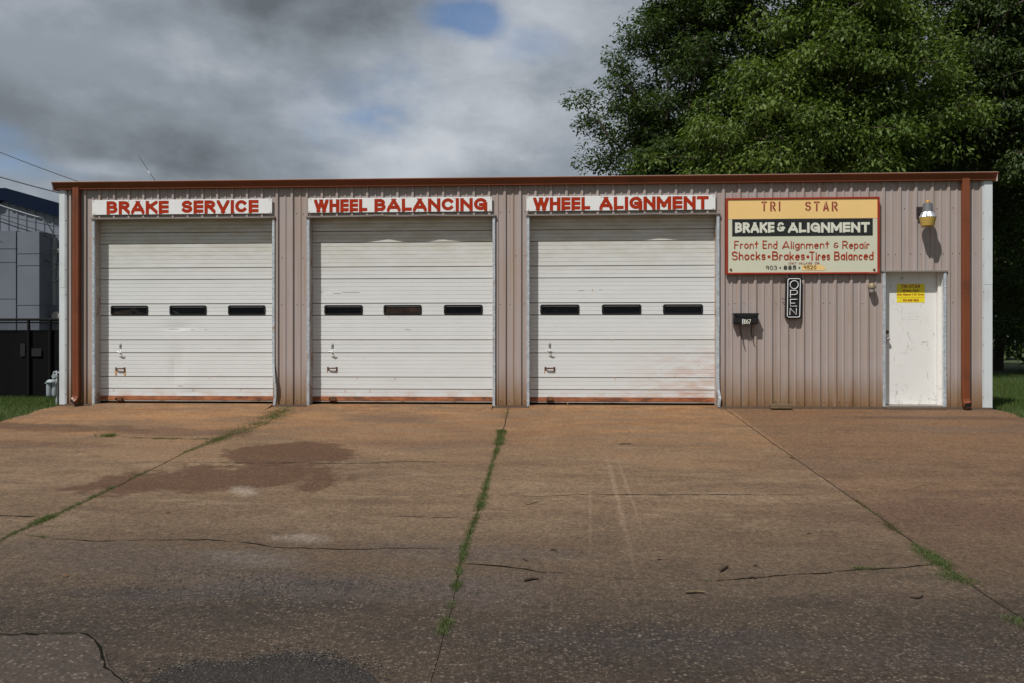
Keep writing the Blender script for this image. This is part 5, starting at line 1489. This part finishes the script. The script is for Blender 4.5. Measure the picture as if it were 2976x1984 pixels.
# ------------------------------------------------------------------ trees
def make_tree(name, label, base, lobes, nclus, leafn, leafs, mat, seed, droop=.2, spread=.34, trunk_r=.32, cat='tree', group='trees behind the shop', extra=(), clump=.85):
    """lobes: (centre, radii, weight) in world space; branches grow from the trunk to every leaf cluster"""
    r = np.random.default_rng(seed)
    wts = np.array([l[2] for l in lobes], float); wts /= wts.sum()
    C = []; per = 9
    for (c, rad, _), k in zip(lobes, (wts*nclus/per).astype(int)):
        q = r.normal(size=(k, 3)); q /= np.linalg.norm(q, axis=1)[:, None]
        rr = r.uniform(.15, 1.0, (k, 1))**.5
        ph = np.array([noise.noise(Vector(a*2.2) + Vector((seed*3.1, 0, 0))) for a in q])[:, None]
        p = np.array(c) + q*rr*(1 + .42*ph)*np.array(rad)
        # every clump is a flattened, drooping mound of leaf clusters
        for pc, dq in zip(p, q):
            R_ = clump*r.uniform(.55, 1.35)
            o = r.normal(size=(per, 3)); o /= np.linalg.norm(o, axis=1)[:, None]
            o[:, 2] = np.abs(o[:, 2])*.9 - .25
            o *= r.uniform(.45, 1.0, (per, 1))*R_*np.array([1.0, 1.0, .62])
            tilt = dq*np.array([1, 1, .3])
            o[:, 2] -= (o[:, :2]**2).sum(1)*.18/R_
            C.append(pc + o + tilt*R_*.25)
    for e_ in extra: C.append(np.array(e_))
    C = np.concatenate(C); n = len(C)
    base = np.array(base, float)
    top = C[:, 2].max(); mid = np.array([l[0] for l in lobes]).mean(0)
    # trunk nodes
    nodes = []; par = []
    tt = np.linspace(0, 1, 9)
    hgt = (top - base[2])*.72
    for i, u in enumerate(tt):
        p = base + np.array([(mid[0]-base[0])*u**1.6 + .25*np.sin(u*5+seed)*u, (mid[1]-base[1])*u**1.6 + .2*np.cos(u*4+seed)*u, hgt*u])
        nodes.append(p); par.append(i-1)
    order = np.argsort(np.linalg.norm(C - (base + np.array([0, 0, hgt*.55])), axis=1))
    node = np.zeros((9 + n*3, 3)); node[:9] = nodes; cnt = 9; pr = list(par) + [0]*(n*3)
    hub = base + np.array([0, 0, hgt*.5])
    tips = []
    for ci in order:
        p = C[ci]
        d = np.linalg.norm(node[:cnt]-p, axis=1)
        # prefer nodes below and nearer to the hub
        pen = d + .55*np.maximum(0, node[:cnt,2]-p[2]) + .25*np.linalg.norm(node[:cnt]-hub, axis=1)*(np.arange(cnt) >= 9)
        pen[:2] += 50
        k = int(np.argmin(pen)); a = node[k]; L = np.linalg.norm(p-a)
        prev = k
        m_ = max(1, min(2, int(L/.9)))
        for s_ in range(1, m_+1):
            u = s_/(m_+1); q = a + (p-a)*u + r.normal(0, .06*L, 3)*.7 + np.array([0, 0, .08*L*np.sin(u*np.pi)])
            node[cnt] = q; pr[cnt] = prev; prev = cnt; cnt += 1
        node[cnt] = p; pr[cnt] = prev; tips.append(cnt); cnt += 1
    flow = np.zeros(cnt)
    for t in tips: flow[t] = 1
    for i in range(cnt-1, 8, -1): flow[pr[i]] += flow[i]
    for i in range(8, 0, -1): flow[i-1] += flow[i]
    rad = .010*np.maximum(flow, 1)**.47
    rad *= min(1.0, trunk_r/rad[0])
    rad = np.maximum(rad, .007)
    rad[0] *= 1.25
    V = []; Fq = []; ns = 5
    ang = np.arange(ns)*2*np.pi/ns
    for i in range(1, cnt):
        a, b = node[pr[i]], node[i]; d = b-a; L = np.linalg.norm(d)
        if L < 1e-4: continue
        d /= L; u = np.cross(d, [0, 0, 1.0] if abs(d[2]) < .9 else [1.0, 0, 0]); u /= np.linalg.norm(u); w_ = np.cross(d, u)
        ra, rb = min(rad[pr[i]], rad[i]*1.6) if pr[i] > 8 or i > 8 else rad[pr[i]], rad[i]
        ring = np.cos(ang)[:, None]*u + np.sin(ang)[:, None]*w_
        k = len(V)*1
        V.append(np.concatenate([a-d*ra*.4+ring*ra, b+ring*rb]))
    nb = len(V); V = np.concatenate(V)
    q = np.array([(k, (k+1) % ns, ns+(k+1) % ns, ns+k) for k in range(ns)])
    Fq = (np.arange(nb)*2*ns)[:, None, None] + q[None]
    root = empty(name, base, label, cat, group)
    tr = fast_mesh('trunk', V, Fq.reshape(-1, 4), M['trunk'], None, root)
    tr.data.polygons.foreach_set('use_smooth', [True]*len(tr.data.polygons))
    # leaves
    cl = C; N = n*leafn
    ci = np.repeat(np.arange(n), leafn)
    csz = r.uniform(.75, 1.25, n)[ci][:, None]
    off = r.normal(0, 1, (N, 3)); off *= (spread*csz)*np.array([1, 1, .62])/np.maximum(1, np.linalg.norm(off, axis=1)/1.7)[:, None]
    rad2 = np.linalg.norm(off[:, :2], axis=1)
    off[:, 2] -= droop*rad2**1.3
    c = cl[ci] + off
    out = off/np.maximum(.001, np.linalg.norm(off, axis=1))[:, None]
    ax = out*np.array([1, 1, .4]) + r.normal(0, .45, (N, 3)) + np.array([0, 0, -droop*1.2]); ax /= np.linalg.norm(ax, axis=1)[:, None]
    up = np.array([0, 0, 1.0]) + r.normal(0, .55, (N, 3)) + .35*out
    sd = np.cross(ax, up); sd /= np.maximum(1e-6, np.linalg.norm(sd, axis=1))[:, None]
    ln = (leafs*r.uniform(.6, 1.3, N))[:, None]; wd = ln*.46
    nr = np.cross(sd, ax)
    P0 = c; P1 = c + ax*ln*.45 + sd*wd*.5 + nr*ln*.05; P2 = c + ax*ln - nr*ln*.12; P3 = c + ax*ln*.45 - sd*wd*.5 + nr*ln*.05
    Vl = np.stack([P0, P1, P2, P3], 1).reshape(-1, 3)
    tint = np.stack([np.clip(.5*r.random(n)[ci] + .5*r.random(N), 0, 1), r.random(n)[ci], r.random(N)], 1)
    fast_mesh('crown', Vl, np.arange(N*4).reshape(-1, 4), mat, tint, root)
    return root
def lob(px_, py_, rx, ry, Y, ryd=None, wt=1.0):
    c = P(px_, py_, Y); k = (Y+14.0)/F
    return ((c.x, c.y, c.z), (rx*k, (ryd if ryd else rx*.8*k), ry*k), wt)
def twigs(Y, pts, seed, n=5):
    r = random.Random(seed); out = []
    for (a, b) in pts:
        for i in range(n):
            u = i/(n-1); p = P(a[0]+(b[0]-a[0])*u, a[1]+(b[1]-a[1])*u, Y)
            out.append((p.x+r.uniform(-.15,.15), p.y+r.uniform(-.6,.6), p.z+r.uniform(-.12,.12)))
    return out
YA = 13.0
bA = P(2080, HY, YA); bA.z = -.05
make_tree('oak_tree', 'dark green oak with thin ragged branches reaching left over the roof', bA,
    [lob(2010, 60, 130, 130, YA, wt=1.1), lob(2080, -150, 240, 200, YA, wt=1.6), lob(1960, 300, 190, 130, YA, wt=1.3), lob(2130, 250, 230, 200, YA, wt=1.6), lob(1930, 450, 210, 110, YA, wt=1.5), lob(2080, 560, 260, 150, YA, wt=1.2)],
    1750, 60, .135, M['leafa'], 3, droop=.12, spread=.24, clump=.72,
    extra=[twigs(YA, [((1830,200),(1775,170)), ((1850,125),(1800,75)), ((1800,290),(1690,275)), ((1780,330),(1660,300)), ((1800,380),(1680,370)), ((1790,420),(1700,345)), ((1780,470),(1690,465)), ((1830,520),(1720,430)), ((1900,60),(1885,5)), ((1840,230),(1780,195))], 5, 6)])
YB_ = 11.2
bB = P(2420, HY, YB_); bB.z = -.05
make_tree('pecan_tree', 'bright green leafy tree directly behind the middle of the large painted board', bB,
    [lob(2420, 120, 270, 210, YB_, wt=1.5), lob(2290, 330, 250, 150, YB_, wt=1.2), lob(2170, 460, 240, 95, YB_, wt=1.0), lob(2450, 440, 290, 130, YB_, wt=1.3), lob(2560, 250, 230, 190, YB_, wt=1.2), lob(2480, -140, 280, 180, YB_, wt=1.3)],
    1900, 66, .140, M['leafb'], 8, droop=.45, spread=.27, clump=.95)
YC = 13.5
bC = P(2780, HY, YC); bC.z = -.05
make_tree('elm_tree', 'dark leafy tree rising behind the right end of the shop', bC,
    [lob(2800, 120, 260, 220, YC, wt=1.4), lob(2940, 330, 260, 240, YC, wt=1.3), lob(2760, 420, 220, 130, YC, wt=1.0), lob(3100, 150, 300, 300, YC, wt=1.2), lob(2820, -150, 320, 200, YC, wt=1.2)],
    1500, 58, .150, M['leafc'], 15, droop=.55, spread=.26, clump=.9)
YD = 16.0
bD = P(3040, HY, YD); bD.z = -.05
make_tree('elm_tree', 'low branched tree at the right edge shading the lawn', bD,
    [lob(3000, 640, 150, 160, YD, wt=1.0), lob(3080, 850, 190, 190, YD, wt=1.1), lob(2960, 480, 160, 120, YD, wt=.9), lob(3130, 500, 260, 260, YD, wt=1.0)],
    620, 56, .14, M['leafc'], 25, droop=.45, spread=.31, clump=.85)
for k, (px_, Y, hc, rx, sd, lb) in enumerate(((2250, 23, 250, 380, 31, 'tall shaded tree far behind the bright green one'), (2650, 24, 220, 400, 32, 'tall shaded tree glimpsed between the bright tree and the right tree'), (3080, 25, 260, 420, 33, 'tall shaded tree beyond the right edge of the lawn'), (2900, 22, 640, 260, 34, 'bushy shaded tree closing the back of the lawn'))):
    b = P(px_, HY, Y); b.z = -.05
    if k < 3: ll = [lob(px_, hc-180, rx*.8, 260, Y, wt=1), lob(px_-60, hc+150, rx, 230, Y, wt=1.2), lob(px_+90, hc+330, rx*.9, 200, Y, wt=1)]
    else: ll = [lob(px_, hc, rx, 200, Y, wt=1), lob(px_+40, hc+230, rx*1.1, 150, Y, wt=1.2), lob(px_+230, hc+120, rx, 260, Y, wt=1)]
    make_tree('background_tree', lb, b, ll, 560, 44, .24, M['leafc'], sd, droop=.3, spread=.50, clump=1.3)
# far wood edge behind everything on the right
def woods():
    r = np.random.default_rng(77); N = 60000
    x = r.uniform(2, 60, N); hh = 9 + 3*np.sin(x*.45) + 2*np.sin(x*1.3+1)
    z = r.uniform(0, 1, N)**.9*hh; y = 46 + r.uniform(-2.5, 2.5, N) + 1.5*np.sin(x*.8)
    c = np.stack([x, y, z], 1); ax = r.normal(size=(N, 3)); ax /= np.linalg.norm(ax, axis=1)[:, None]
    up = r.normal(size=(N, 3)); sd = np.cross(ax, up); sd /= np.linalg.norm(sd, axis=1)[:, None]
    l = r.uniform(.25, .5, N)[:, None]
    V = np.stack([c, c+ax*l*.5+sd*l*.3, c+ax*l, c+ax*l*.5-sd*l*.3], 1).reshape(-1, 3)
    o = fast_mesh('woods', V, np.arange(N*4).reshape(-1, 4), M['leafc'], r.random((N, 3)))
    tag(o, 'dark wood edge far behind the lawn on the right', 'woods', kind='stuff')
woods()
